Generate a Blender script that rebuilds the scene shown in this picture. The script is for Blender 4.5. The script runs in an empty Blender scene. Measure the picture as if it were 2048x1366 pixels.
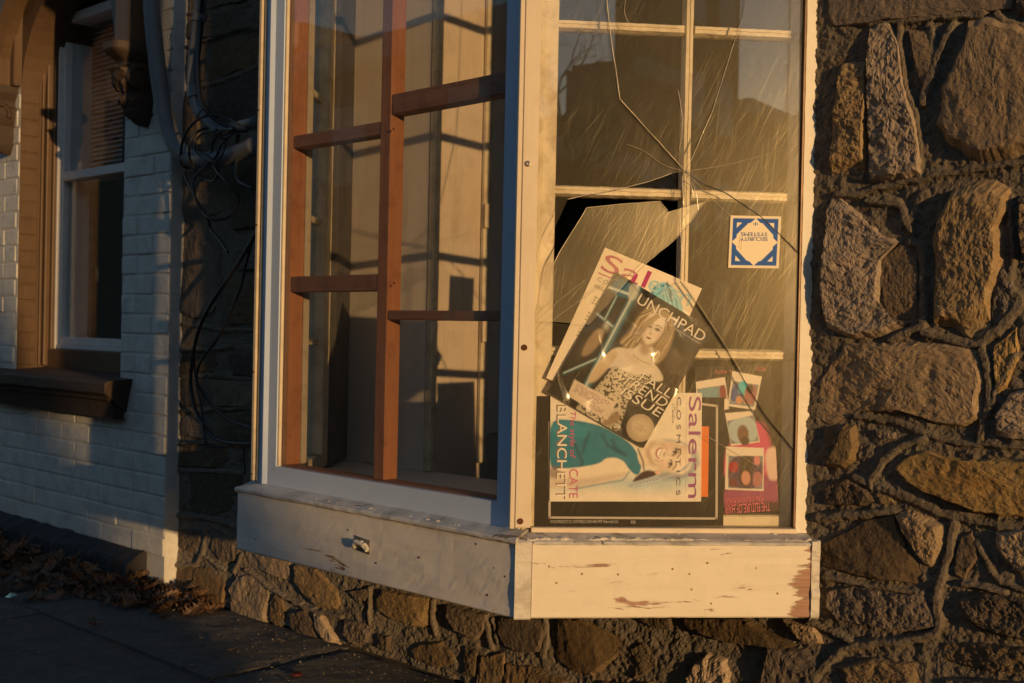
import bpy, bmesh, math, random
import numpy as np
from mathutils import Vector, Matrix

random.seed(7)
rng = np.random.default_rng(11)
SC = bpy.context.scene
COL = SC.collection

# ------------------------------------------------------------------ camera, sky, sun, exposure
CAM = np.array([1.1738, -2.0804, 0.8921])
YAW, PITCH, ROLL = math.radians(43.8967), math.radians(-0.4733), math.radians(1.2136)
FPX = 2400.0                                   # focal length for a frame 2048 wide
_f = np.array([-math.sin(YAW) * math.cos(PITCH), math.cos(YAW) * math.cos(PITCH), math.sin(PITCH)])
_r0 = np.array([math.cos(YAW), math.sin(YAW), 0.0])
_u0 = np.cross(_r0, _f)
_r = math.cos(ROLL) * _r0 + math.sin(ROLL) * _u0
_u = -math.sin(ROLL) * _r0 + math.cos(ROLL) * _u0
cd = bpy.data.cameras.new('camera')
cam = bpy.data.objects.new('camera', cd)
COL.objects.link(cam)
cam.matrix_world = Matrix(((_r[0], _u[0], -_f[0], CAM[0]), (_r[1], _u[1], -_f[1], CAM[1]),
                           (_r[2], _u[2], -_f[2], CAM[2]), (0, 0, 0, 1)))
cd.sensor_width = 36.0
cd.lens = FPX / 2048 * 36
cd.clip_start = 0.05
cd.clip_end = 2000
cd.dof.use_dof = True
cd.dof.focus_distance = 2.4
cd.dof.aperture_fstop = 8.0
SC.camera = cam

SUN_AZ, SUN_EL = math.radians(13.6), math.radians(4.4)      # azimuth: out from the wall plane
world = bpy.data.worlds.new('World')
SC.world = world
world.use_nodes = True
wn = world.node_tree
bg = wn.nodes['Background']
sky = wn.nodes.new('ShaderNodeTexSky')
sky.sky_type = 'NISHITA'
sky.sun_disc = False
sky.sun_elevation = SUN_EL
sky.sun_rotation = math.radians(90) + SUN_AZ
sky.altitude = 50
sky.air_density = 1.0
sky.dust_density = 0.6
sky.ozone_density = 2.0
wn.links.new(sky.outputs[0], bg.inputs[0])
bg.inputs[1].default_value = 0.13
sun_d = bpy.data.lights.new('sun', 'SUN')
sun = bpy.data.objects.new('sun', sun_d)
COL.objects.link(sun)
sun_d.energy = 2.35
sun_d.angle = math.radians(0.53)
sun_d.color = (1.0, 0.61, 0.26)
SUNDIR = Vector((math.cos(SUN_AZ) * math.cos(SUN_EL), -math.sin(SUN_AZ) * math.cos(SUN_EL), math.sin(SUN_EL)))
sun.rotation_euler = SUNDIR.to_track_quat('Z', 'Y').to_euler()
sun.location = (6, -3, 4)
SC.view_settings.view_transform = 'Standard'
SC.view_settings.look = 'None'
SC.view_settings.exposure = 0.50
SC.view_settings.gamma = 1.0
SC.cycles.use_denoising = True
SC.cycles.max_bounces = 6
SC.cycles.transparent_max_bounces = 24
SC.cycles.sample_clamp_indirect = 4.0

# ------------------------------------------------------------------ planes of the place
# x runs along the house wall (right), y into the house, z up; wall face y = 0, the bay's foot on the wall at x = 0
T = math.radians(49.69)
SD = np.array([math.cos(T), math.sin(T), 0.0])          # along the bay's flank, street corner -> wall
SN = np.array([math.sin(T), -math.cos(T), 0.0])         # flank's outward normal
AC = np.array([-0.3768, -0.4441, 0.0])                  # street corner of the apron
YA = AC[1]
ZUP = np.array([0, 0, 1.0])
WY = 0.045                                              # face of the mortar in the rubble wall, a little behind the brick

def ray(px, py):
    return _f + _r * (px - 1024) / FPX - _u * (py - 683) / FPX
def on_y(px, py, Y):                                    # photograph point -> a plane parallel to the wall
    d = ray(px, py); t = (Y - CAM[1]) / d[1]
    return CAM + t * d
def on_x(px, py, X):
    d = ray(px, py); t = (X - CAM[0]) / d[0]
    return CAM + t * d
def on_z(px, py, Z):
    d = ray(px, py); t = (Z - CAM[2]) / d[2]
    return CAM + t * d
def on_flank(px, py, o=-0.058):                         # -> (s, z) on the flank plane set o outward of the apron
    d = ray(px, py); t = float((AC + SN * o - CAM) @ SN) / float(d @ SN)
    P = CAM + t * d
    return np.array([(P - AC) @ SD, P[2]])
def FL(s, o, z):
    return AC + SD * s + SN * o + ZUP * z

# ------------------------------------------------------------------ noise
def _hash(ix, iy, iz, seed):
    h = (ix.astype(np.int64) * 374761393 + iy.astype(np.int64) * 668265263 + iz.astype(np.int64) * 1274126177 + seed * 974711) & 0x7fffffff
    h = ((h ^ (h >> 13)) * 1103515245) & 0x7fffffff
    h = ((h ^ (h >> 11)) * 12345701) & 0x7fffffff
    return (h ^ (h >> 15)) / float(0x7fffffff)
def vnoise(x, y, z=None, seed=0):
    z = np.zeros_like(x) if z is None else z
    x0, y0, z0 = np.floor(x), np.floor(y), np.floor(z)
    fx, fy, fz = x - x0, y - y0, z - z0
    fx = fx * fx * (3 - 2 * fx); fy = fy * fy * (3 - 2 * fy); fz = fz * fz * (3 - 2 * fz)
    def g(a, b, c): return _hash(x0 + a, y0 + b, z0 + c, seed)
    c00 = g(0,0,0)*(1-fx)+g(1,0,0)*fx; c10 = g(0,1,0)*(1-fx)+g(1,1,0)*fx
    c01 = g(0,0,1)*(1-fx)+g(1,0,1)*fx; c11 = g(0,1,1)*(1-fx)+g(1,1,1)*fx
    return ((c00*(1-fy)+c10*fy)*(1-fz)+(c01*(1-fy)+c11*fy)*fz) * 2 - 1
def fbm(x, y, z=None, octaves=4, seed=0, gain=0.5):
    s = 0; a = 1.0; f = 1.0
    for k in range(octaves):
        s = s + a * vnoise(x * f, y * f, None if z is None else z * f, seed + k * 17)
        a *= gain; f *= 2.03; x, y = 0.799*x-0.602*y+0.31, 0.602*x+0.799*y+0.17
    return s

# ------------------------------------------------------------------ object helpers
ORG = {}
def empty(name, loc, label=None, cat=None, group=None, kind=None):
    o = bpy.data.objects.new(name, None)
    COL.objects.link(o)
    o.location = loc; o.empty_display_size = 0.1
    ORG[o.name] = Vector(loc)
    return tag(o, label, cat, group, kind)
def tag(o, label=None, cat=None, group=None, kind=None):
    if label: o['label'] = label
    if cat: o['category'] = cat
    if group: o['group'] = group
    if kind: o['kind'] = kind
    return o
def adopt(o, parent):
    if parent is not None:
        o.parent = parent
        o.matrix_parent_inverse = Matrix.Translation(-ORG[parent.name])
    return o
def mesh_obj(name, V, F, mat, parent=None, smooth=False, origin=None, **tags):
    V = np.asarray(V, float).reshape(-1, 3)
    if origin is None:
        mn, mx = V.min(0), V.max(0)
        origin = np.array([(mn[0]+mx[0])/2, (mn[1]+mx[1])/2, mn[2]])
    origin = np.asarray(origin, float)
    me = bpy.data.meshes.new(name)
    me.from_pydata((V - origin).tolist(), [], [list(map(int, f)) for f in F])
    me.update()
    if smooth:
        me.polygons.foreach_set('use_smooth', [True] * len(me.polygons))
    if mat is not None:
        for m in (mat if isinstance(mat, (list, tuple)) else [mat]): me.materials.append(m)
    o = bpy.data.objects.new(name, me)
    COL.objects.link(o)
    o.location = origin
    ORG[o.name] = Vector(origin)
    adopt(o, parent)
    return tag(o, **tags)
def copy_piece(src, loc, parent, name):
    o = bpy.data.objects.new(name, src)
    COL.objects.link(o); o.location = loc
    ORG[o.name] = Vector(loc)
    return adopt(o, parent)
class Frame:                                            # a local frame: origin and three axes
    def __init__(s, o, ex, ey, ez=(0, 0, 1)):
        s.o = np.array(o, float); s.e = np.array([ex, ey, ez], float)
    def pt(s, a, b, c): return s.o + s.e[0]*a + s.e[1]*b + s.e[2]*c
    def pts(s, A): return s.o + np.asarray(A, float) @ s.e
WF = Frame((0, 0, 0), (1, 0, 0), (0, 1, 0))
SF = Frame(AC, SD, SN)                                  # flank: (s, outward, z)
FF = Frame((0, YA, 0), (1, 0, 0), (0, -1, 0))           # front: (x, outward, z)
def box_geo(fr, a0, a1, b0, b1, c0, c1, bev=0.0, seg=1):
    bm = bmesh.new()
    vs = [bm.verts.new(v) for v in ((a0,b0,c0),(a1,b0,c0),(a1,b1,c0),(a0,b1,c0),(a0,b0,c1),(a1,b0,c1),(a1,b1,c1),(a0,b1,c1))]
    for f in ((3,2,1,0),(4,5,6,7),(0,1,5,4),(1,2,6,5),(2,3,7,6),(3,0,4,7)):
        bm.faces.new([vs[i] for i in f])
    if bev > 0:
        bmesh.ops.bevel(bm, geom=bm.edges[:], offset=bev, segments=seg, affect='EDGES', profile=0.6)
    V = fr.pts([v.co[:] for v in bm.verts]); bm.verts.index_update()
    F = [[v.index for v in f.verts] for f in bm.faces]
    bm.free()
    if np.linalg.det(fr.e) < 0: F = [f[::-1] for f in F]
    return V, F
def box(name, fr, a0, a1, b0, b1, c0, c1, mat, parent=None, bev=0.0, seg=1, **tags):
    V, F = box_geo(fr, a0, a1, b0, b1, c0, c1, bev, seg)
    return mesh_obj(name, V, F, mat, parent, **tags)
def join_geo(parts):
    Vs, Fs, n = [], [], 0
    for V, F in parts:
        Vs.append(np.asarray(V)); Fs += [[i + n for i in f] for f in F]; n += len(V)
    return np.concatenate(Vs), Fs
def wobbly_board(name, fr, a0, a1, b0, b1, c0, c1, mat, parent, step=0.012, amp=0.0008, seed=0, edge=0.003, **tags):
    # a board with slightly uneven faces and worn arrises: the outer (b1) face, top and bottom are finely divided
    n = max(4, int((a1-a0)/step)); m = max(3, int((c1-c0)/step))
    A = np.linspace(a0, a1, n+1); prof = []
    for c in np.linspace(c0, c1, m+1): prof.append((b1, c))
    prof = [(b0, c0)] + [(b1-edge, c0)] + [(b1, c0+edge)] + prof[1:-1] + [(b1, c1-edge)] + [(b1-edge, c1)] + [(b0, c1)]
    P = np.array(prof); k = len(P)
    aa = np.repeat(A, k); bb = np.tile(P[:,0], n+1); cc = np.tile(P[:,1], n+1)
    d = fbm(aa*9, cc*40, octaves=4, seed=seed)*amp + vnoise(aa*60, cc*160, seed=seed+5)*amp*0.5
    edgew = (np.abs(bb-b1) < edge*1.01)
    bb = bb + np.where(edgew, d, 0); 
    chip = np.clip(vnoise(aa*45, cc*0, seed=seed+9)-0.35, 0, 1)*0.006
    cc = cc + np.where(np.isclose(cc, c1), -chip, 0)
    V = fr.pts(np.stack([aa, bb, cc], 1)); F = []
    for i in range(n):
        for j in range(k-1):
            q = i*k+j; F.append([q, q+k, q+k+1, q+1])
        F.append([i*k+k-1, (i+1)*k+k-1, (i+1)*k, i*k])
    F.append(list(range(k))); F.append([n*k+j for j in range(k)][::-1])
    if np.linalg.det(fr.e) > 0: F = [f[::-1] for f in F]
    return mesh_obj(name, V, F, mat, parent, **tags)
def smooth_path(P, n=8):
    P = np.asarray(P, float); out = []
    Q = np.vstack([2*P[0]-P[1], P, 2*P[-1]-P[-2]])
    for i in range(1, len(Q)-2):
        p0, p1, p2, p3 = Q[i-1], Q[i], Q[i+1], Q[i+2]
        for t in np.linspace(0, 1, n, endpoint=False):
            out.append(0.5*((2*p1)+(-p0+p2)*t+(2*p0-5*p1+4*p2-p3)*t*t+(-p0+3*p1-3*p2+p3)*t**3))
    out.append(P[-1])
    return np.array(out)
def tube_geo(P, r, n=10, cap=True, squash=None, rv=None):
    P = np.asarray(P, float); m = len(P); V = []; F = []
    up = np.array([0.13, -1.0, 0.21])
    for i in range(m):
        t = P[min(i+1, m-1)] - P[max(i-1, 0)]; t = t/np.linalg.norm(t)
        a = np.cross(t, up); a /= np.linalg.norm(a); b = np.cross(a, t)
        ri = r if rv is None else rv[i]
        for k in range(n):
            w = 2*math.pi*k/n
            V.append(P[i] + a*math.cos(w)*ri + b*math.sin(w)*ri*(1 if squash is None else squash))
    for i in range(m-1):
        for k in range(n):
            F.append([i*n+k, i*n+(k+1)%n, (i+1)*n+(k+1)%n, (i+1)*n+k])
    if cap:
        F.append(list(range(n))[::-1]); F.append([(m-1)*n+k for k in range(n)])
    return np.array(V), F
def lathe_geo(c, prof, n=20, axis=2):
    V = []; F = []; m = len(prof)
    for r, z in prof:
        for k in range(n):
            w = 2*math.pi*k/n
            V.append((c[0]+r*math.cos(w), c[1]+r*math.sin(w), c[2]+z))
    for i in range(m-1):
        for k in range(n): F.append([i*n+k, i*n+(k+1)%n, (i+1)*n+(k+1)%n, (i+1)*n+k])
    F.append(list(range(n))[::-1]); F.append([(m-1)*n+k for k in range(n)])
    return np.array(V), F
def plate_geo(fr, poly, b0, b1):                        # a flat outline (a, c) with thickness b0..b1 in frame fr
    k = len(poly); poly = [tuple(p) for p in poly]
    area = sum(poly[i][0]*poly[(i+1)%k][1]-poly[(i+1)%k][0]*poly[i][1] for i in range(k))
    if area < 0: poly = poly[::-1]
    V = fr.pts([(a, b1, c) for a, c in poly] + [(a, b0, c) for a, c in poly])
    F = [list(range(k)), [k+i for i in range(k)][::-1]] + [[k+i, k+(i+1)%k, (i+1)%k, i] for i in range(k)]
    n = np.cross(V[1]-V[0], V[2]-V[1])
    c = fr.e[1]
    # orient: face 0 must look along +b (b1 side)
    nn = np.zeros(3)
    for i in range(k): nn += np.cross(V[i], V[(i+1)%k])
    if nn @ c * (1 if b1 > b0 else -1) < 0: F = [f[::-1] for f in F]
    return V, F
def plate(name, fr, poly, b0, b1, mat, parent=None, edge_mat=None, **tags):
    V, F = plate_geo(fr, poly, b0, b1)
    o = mesh_obj(name, V, F, [mat, edge_mat] if edge_mat else mat, parent, **tags)
    if edge_mat:
        for p in o.data.polygons[2:]: p.material_index = 1
    return o

# ------------------------------------------------------------------ materials
def new_mat(name):
    m = bpy.data.materials.new(name); m.use_nodes = True
    nt = m.node_tree
    return m, nt, nt.nodes['Principled BSDF'], nt.nodes['Material Output']
class NB:
    def __init__(s, nt): s.nt = nt
    def n(s, typ, **kw):
        x = s.nt.nodes.new(typ)
        for k, v in kw.items(): setattr(x, k, v)
        return x
    def l(s, a, b): s.nt.links.new(a, b)
    def pos(s, scale=(1, 1, 1), rotz=0.0, loc=(0, 0, 0), obj=False):
        g = s.n('ShaderNodeTexCoord').outputs['Object'] if obj else s.n('ShaderNodeNewGeometry').outputs['Position']
        mp = s.n('ShaderNodeMapping'); mp.vector_type = 'POINT'
        if rotz:
            r = s.n('ShaderNodeMapping'); r.inputs['Rotation'].default_value = (0, 0, rotz); s.l(g, r.inputs[0]); g = r.outputs[0]
        s.l(g, mp.inputs[0]); mp.inputs['Scale'].default_value = scale; mp.inputs['Location'].default_value = loc
        return mp.outputs[0]
    def noise(s, vec, scale=1.0, detail=5, rough=0.55, dist=0.0):
        x = s.n('ShaderNodeTexNoise'); x.inputs['Scale'].default_value = scale; x.inputs['Detail'].default_value = detail
        x.inputs['Roughness'].default_value = rough; x.inputs['Distortion'].default_value = dist
        s.l(vec, x.inputs['Vector']); return x.outputs['Fac']
    def ramp(s, fac, stops):
        x = s.n('ShaderNodeValToRGB'); e = x.color_ramp.elements
        while len(e) < len(stops): e.new(0.5)
        for el, (p, c) in zip(e, stops):
            el.position = p; el.color = (c, c, c, 1) if isinstance(c, (int, float)) else (*c, 1)
        s.l(fac, x.inputs[0]); return x.outputs[0]
    def mix(s, fac, a, b, mode='MIX'):
        x = s.n('ShaderNodeMix', data_type='RGBA', blend_type=mode)
        for sock, v in ((x.inputs['Factor'], fac), (x.inputs['A'], a), (x.inputs['B'], b)):
            if isinstance(v, (int, float)): sock.default_value = v
            elif isinstance(v, tuple): sock.default_value = (*v, 1)
            else: s.l(v, sock)
        return x.outputs['Result']
    def math(s, op, a, b=0.0):
        x = s.n('ShaderNodeMath', operation=op)
        for i, v in enumerate((a, b)):
            if isinstance(v, (int, float)): x.inputs[i].default_value = v
            else: s.l(v, x.inputs[i])
        return x.outputs[0]
    def bump(s, h, strength=0.5, dist=0.01, normal=None):
        x = s.n('ShaderNodeBump'); x.inputs['Strength'].default_value = strength; x.inputs['Distance'].default_value = dist
        s.l(h, x.inputs['Height'])
        if normal is not None: s.l(normal, x.inputs['Normal'])
        return x.outputs[0]

def mat_stone(name, c1, c2, c3, rough=0.93, bumpd=0.004, scale=1.0, variety=0.36, hue=0.014, grain=True):
    m, nt, P, O = new_mat(name); b = NB(nt)
    v = b.pos()
    big = b.noise(v, 9*scale, 5, 0.6); mid = b.noise(v, 38*scale, 6, 0.65); fine = b.noise(v, 170*scale, 6, 0.7)
    c = b.mix(b.ramp(big, [(0.32, 0.0), (0.68, 1.0)]), c1, c2)
    c = b.mix(b.ramp(mid, [(0.50, 0.0), (0.72, 0.75)]), c, c3)
    c = b.mix(0.55, c, b.ramp(fine, [(0.25, 0.35), (0.75, 1.0)]), 'MULTIPLY')
    spk = b.noise(v, 520*scale, 2, 0.5); c = b.mix(b.ramp(spk, [(0.62, 0.0), (0.72, 0.5)]), c, tuple(min(1, x*1.9) for x in c2))
    stain = b.noise(v, 4.3*scale, 4, 0.6, 0.4); c = b.mix(b.ramp(stain, [(0.55, 0.0), (0.75, 0.45)]), c, (c1[0]*0.95, c1[1]*0.72, c1[2]*0.5))
    oi = b.n('ShaderNodeObjectInfo')
    hv = b.n('ShaderNodeHueSaturation'); b.l(c, hv.inputs['Color'])
    b.l(b.math('ADD', b.math('MULTIPLY', oi.outputs['Random'], variety*2), 1.0-variety), hv.inputs['Value'])
    rn = b.n('ShaderNodeTexWhiteNoise', noise_dimensions='1D'); b.l(oi.outputs['Random'], rn.inputs['W'])
    b.l(b.math('ADD', b.math('MULTIPLY', rn.outputs['Value'], hue*0.6), 0.5-hue*0.12), hv.inputs['Hue'])
    b.l(b.math('ADD', b.math('MULTIPLY', rn.outputs['Value'], 0.5), 0.65), hv.inputs['Saturation'])
    b.l(hv.outputs[0], P.inputs['Base Color'])
    P.inputs['Roughness'].default_value = rough
    P.inputs['Specular IOR Level'].default_value = 0.25
    h = b.math('ADD', b.math('MULTIPLY', mid, 0.6), b.math('MULTIPLY', fine, 0.5))
    b.l(b.bump(h, 1.0, bumpd*1.3), P.inputs['Normal'])
    return m
def mat_paint(name, col, dirt=(0.25, 0.2, 0.15), wood=(0.24, 0.15, 0.10), peel=0.0, rotz=0.0, along=0, rough=0.55, dirt_amt=0.4, grain=0.0, bumpd=0.0012, peel_end=None):
    # brushed paint on boards; along: 0 grain runs along the (rotated) x axis, 2 along z
    m, nt, P, O = new_mat(name); b = NB(nt)
    sc = (3, 22, 40) if along == 0 else ((26, 26, 26) if along == 1 else (40, 40, 2.5))
    v = b.pos(sc, rotz); v1 = b.pos((1, 1, 1), rotz)
    g = b.noise(v, 1.0, 6, 0.65, 0.3); blot = b.noise(v1, 14, 6, 0.6); fine = b.noise(v1, 190, 4, 0.6)
    c = b.mix(b.math('MULTIPLY', b.ramp(blot, [(0.48, 0.0), (0.8, 1.0)]), dirt_amt), col, dirt)
    c = b.mix(b.math('MULTIPLY', b.ramp(g, [(0.35, 1.0), (0.5, 0.0)]), dirt_amt*0.5), c, dirt)
    hgt = b.math('ADD', b.math('MULTIPLY', g, 0.6), b.math('MULTIPLY', fine, 0.3))
    if peel > 0:
        vp = b.pos((9, 30, 62) if along == 0 else (62, 62, 8), rotz, loc=(3.1, 1.7, 0.4))
        pn = b.noise(vp, 1.0, 7, 0.7, 0.6)
        reg = b.noise(b.pos((2.2, 2.2, 9) if along == 0 else (9, 9, 2), rotz, loc=(0.3, 0, 2.2)), 1.0, 3, 0.5)
        val = b.math('ADD', b.math('MULTIPLY', pn, 0.55), b.math('MULTIPLY', reg, 0.55))
        if peel_end is not None:                         # bare wood where the board's end has weathered
            sx = b.n('ShaderNodeSeparateXYZ'); b.l(v1, sx.inputs[0])
            e = b.math('MULTIPLY', b.math('SUBTRACT', sx.outputs[0], peel_end[0]), peel_end[1])
            e = b.math('MINIMUM', b.math('MAXIMUM', e, 0.0), 0.6)
            val = b.math('ADD', val, e)
        mk = b.ramp(val, [(1.0-peel*0.62-0.012, 0.0), (1.0-peel*0.62+0.012, 1.0)])
        wd = b.mix(b.ramp(b.noise(b.pos((4, 60, 150) if along == 0 else (150, 150, 4), rotz), 1.0, 5), [(0.35, 0.0), (0.65, 1.0)]), wood, tuple(w*1.7 for w in wood))
        c = b.mix(mk, c, wd)
        hgt = b.math('SUBTRACT', hgt, b.math('MULTIPLY', mk, 0.9))
        b.l(b.math('ADD', b.math('MULTIPLY', mk, 0.3), rough), P.inputs['Roughness'])
    else:
        P.inputs['Roughness'].default_value = rough
    b.l(c, P.inputs['Base Color'])
    P.inputs['Specular IOR Level'].default_value = 0.35
    b.l(b.bump(hgt, 0.7, bumpd), P.inputs['Normal'])
    return m
def mat_lumber(name, c1, c2, along):
    m, nt, P, O = new_mat(name); b = NB(nt)
    sc = (5, 70, 70) if along == 0 else (70, 70, 4)
    v = b.pos(sc); oi = b.n('ShaderNodeObjectInfo')
    add = b.n('ShaderNodeVectorMath', operation='ADD'); b.l(v, add.inputs[0]); b.l(oi.outputs['Random'], add.inputs[1])
    g = b.noise(v, 1.0, 6, 0.65, 0.8); g2 = b.noise(b.pos(), 26, 4, 0.6)
    c = b.mix(b.ramp(g, [(0.3, 0.0), (0.7, 1.0)]), c1, c2)
    c = b.mix(b.math('MULTIPLY', b.ramp(g2, [(0.5, 0.0), (0.75, 1.0)]), 0.5), c, tuple(x*0.45 for x in c1))
    b.l(c, P.inputs['Base Color']); P.inputs['Roughness'].default_value = 0.65
    b.l(b.bump(g, 0.5, 0.0012), P.inputs['Normal'])
    return m
def mat_plain(name, col, rough=0.6, metal=0.0, var=0.25, scale=30, bumpd=0.0006, spec=0.4):
    m, nt, P, O = new_mat(name); b = NB(nt)
    n = b.noise(b.pos(), scale, 5, 0.6)
    c = b.mix(b.ramp(n, [(0.3, 0.0), (0.7, 1.0)]), tuple(x*(1-var) for x in col), tuple(min(1, x*(1+var)) for x in col))
    b.l(c, P.inputs['Base Color'])
    P.inputs['Roughness'].default_value = rough; P.inputs['Metallic'].default_value = metal; P.inputs['Specular IOR Level'].default_value = spec
    b.l(b.bump(n, 0.5, bumpd), P.inputs['Normal'])
    return m
def mat_glass(name, dust=0.05, dust_col=(0.75, 0.68, 0.55), scratch=0.0, haze=0.0, rotz=0.0, gloss_rough=0.004, tint=(1, 1, 1)):
    # clear pane: see-through, mirror by Fresnel, with a film of dust and rubbed scratches lying on it
    m, nt, P, O = new_mat(name); b = NB(nt); nt.nodes.remove(P)
    tr = b.n('ShaderNodeBsdfTransparent'); tr.inputs[0].default_value = (*tint, 1)
    gl = b.n('ShaderNodeBsdfGlossy'); gl.inputs['Roughness'].default_value = gloss_rough
    fr = b.n('ShaderNodeFresnel'); bf = b.n('ShaderNodeNewGeometry').outputs['Backfacing']
    b.l(b.math('SUBTRACT', 1.5, b.math('MULTIPLY', bf, 1.5-1/1.5)), fr.inputs['IOR'])     # same mirror strength from either face
    m1 = b.n('ShaderNodeMixShader'); b.l(fr.outputs[0], m1.inputs[0]); b.l(tr.outputs[0], m1.inputs[1]); b.l(gl.outputs[0], m1.inputs[2])
    df = b.n('ShaderNodeBsdfDiffuse'); df.inputs['Color'].default_value = (*dust_col, 1)
    v1 = b.pos((1, 1, 1), rotz)
    d = b.ramp(b.noise(v1, 6, 5, 0.6), [(0.3, 0.45), (0.7, 1.0)])
    d = b.math('MULTIPLY', d, dust)
    spk = b.ramp(b.noise(v1, 420, 2, 0.5), [(0.70, 0.0), (0.78, 1.0)])
    d = b.math('ADD', d, b.math('MULTIPLY', spk, dust*0.8))
    if scratch > 0:
        # long fine strokes leaning to the right, gathered in patches
        def strokes(ang, sc, lo, hi, seedloc):
            r = b.n('ShaderNodeMapping'); r.inputs['Rotation'].default_value = (0, ang, 0); b.l(v1, r.inputs[0])
            q = b.n('ShaderNodeMapping'); q.inputs['Scale'].default_value = sc; q.inputs['Location'].default_value = seedloc; b.l(r.outputs[0], q.inputs[0])
            return b.ramp(b.noise(q.outputs[0], 1.0, 1.5, 0.5), [(lo, 0.0), (hi, 1.0)])
        s1 = strokes(math.radians(-24), (620, 1, 4.5), 0.58, 0.72, (1, 0, 2))
        s2 = strokes(math.radians(-38), (480, 1, 7.5), 0.63, 0.74, (7, 0, 5))
        s3 = strokes(math.radians(-5), (560, 1, 6), 0.58, 0.74, (3, 0, 9))
        patch = b.ramp(b.noise(v1, 5.5, 3, 0.5), [(0.36, 0.15), (0.64, 1.0)])
        low = b.n('ShaderNodeSeparateXYZ'); b.l(v1, low.inputs[0])
        s = b.math('ADD', b.math('MULTIPLY', s1, 0.8), b.math('MULTIPLY', s2, 0.9))
        s = b.math('ADD', s, b.math('MULTIPLY', s3, 0.55))
        s = b.math('MULTIPLY', b.math('MULTIPLY', s, patch), scratch)
        d = b.math('ADD', b.math('ADD', d, s), haze)
    d = b.math('MINIMUM', d, 0.85)
    m2 = b.n('ShaderNodeMixShader'); b.l(d, m2.inputs[0]); b.l(m1.outputs[0], m2.inputs[1])
    if scratch > 0:
        hz = b.n('ShaderNodeBsdfGlossy'); hz.inputs['Roughness'].default_value = 0.27; hz.inputs['Color'].default_value = (0.9, 0.8, 0.56, 1)
        m3 = b.n('ShaderNodeMixShader'); m3.inputs[0].default_value = 0.68; b.l(df.outputs[0], m3.inputs[1]); b.l(hz.outputs[0], m3.inputs[2])
        b.l(m3.outputs[0], m2.inputs[2])
    else:
        b.l(df.outputs[0], m2.inputs[2])
    b.l(m2.outputs[0], O.inputs['Surface'])
    return m
def mat_print(name, rough=0.45, coat=0.45):
    m, nt, P, O = new_mat(name); b = NB(nt)
    a = b.n('ShaderNodeVertexColor'); a.layer_name = 'ink'
    b.l(a.outputs[0], P.inputs['Base Color'])
    P.inputs['Roughness'].default_value = rough
    P.inputs['Specular IOR Level'].default_value = 0.08
    P.inputs['Coat Weight'].default_value = coat; P.inputs['Coat Roughness'].default_value = 0.13
    n = b.noise(b.pos(), 16, 3, 0.5)
    b.l(b.bump(n, 0.35, 0.005), P.inputs['Normal'])
    return m
M = {}
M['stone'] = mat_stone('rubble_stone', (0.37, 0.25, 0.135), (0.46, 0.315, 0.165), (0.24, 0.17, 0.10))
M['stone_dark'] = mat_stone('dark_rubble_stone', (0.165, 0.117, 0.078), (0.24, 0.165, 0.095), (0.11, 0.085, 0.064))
M['mortar'] = mat_stone('lime_mortar', (0.28, 0.225, 0.155), (0.22, 0.172, 0.118), (0.13, 0.105, 0.075), bumpd=0.007, scale=1.6, variety=0.05)
M['bead'] = mat_stone('mortar_bead', (0.27, 0.225, 0.17), (0.22, 0.18, 0.135), (0.17, 0.14, 0.105), bumpd=0.002, scale=1.6, variety=0.08)
M['wpaint'] = mat_paint('white_paint_front', (0.76, 0.71, 0.64), dirt=(0.40, 0.35, 0.30), peel=0.47, dirt_amt=0.30)
M['wpaint_side'] = mat_paint('white_paint_flank', (0.72, 0.65, 0.52), dirt=(0.45, 0.36, 0.26), wood=(0.27, 0.16, 0.11), peel=0.585, rotz=-T, dirt_amt=0.18, peel_end=(-0.062, 4.2))
M['casing'] = mat_paint('casing_paint', (0.80, 0.74, 0.60), dirt=(0.5, 0.42, 0.3), along=2, dirt_amt=0.25)
M['sill'] = mat_paint('weathered_sill', (0.60, 0.57, 0.52), dirt=(0.16, 0.14, 0.12), wood=(0.13, 0.11, 0.09), peel=0.55, dirt_amt=0.8, bumpd=0.003)
M['caulk'] = mat_paint('old_caulk', (0.62, 0.58, 0.50), dirt=(0.2, 0.17, 0.13), dirt_amt=0.7, bumpd=0.004)
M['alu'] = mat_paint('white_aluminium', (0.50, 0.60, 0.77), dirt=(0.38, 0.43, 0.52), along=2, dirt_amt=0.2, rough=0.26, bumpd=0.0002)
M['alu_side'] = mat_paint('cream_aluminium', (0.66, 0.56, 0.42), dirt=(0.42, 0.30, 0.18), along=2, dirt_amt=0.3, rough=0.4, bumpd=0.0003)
M['sash'] = mat_paint('yellowed_sash_paint', (0.70, 0.60, 0.40), dirt=(0.30, 0.21, 0.12), along=1, dirt_amt=0.75, rough=0.5, bumpd=0.002)
M['panel'] = mat_paint('painted_plywood', (0.74, 0.65, 0.53), dirt=(0.54, 0.45, 0.35), along=2, dirt_amt=0.35, rough=0.6, bumpd=0.0015)
M['panel_b'] = mat_paint('stained_plaster', (0.56, 0.46, 0.34), dirt=(0.30, 0.22, 0.14), along=2, dirt_amt=0.4, rough=0.7, bumpd=0.001)
M['lumber_v'] = mat_lumber('red_lumber_upright', (0.36, 0.135, 0.055), (0.47, 0.20, 0.085), 2)
M['lumber_h'] = mat_lumber('red_lumber_rail', (0.26, 0.11, 0.055), (0.36, 0.165, 0.085), 0)
M['pale_board'] = mat_lumber('pale_board', (0.44, 0.36, 0.24), (0.52, 0.43, 0.30), 2)
M['bronze'] = mat_plain('bronze_edge', (0.10, 0.06, 0.035), 0.4, 0.5)
M['strip_metal'] = mat_plain('bright_trim', (0.62, 0.52, 0.36), 0.42, 0.0, 0.15)
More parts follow.
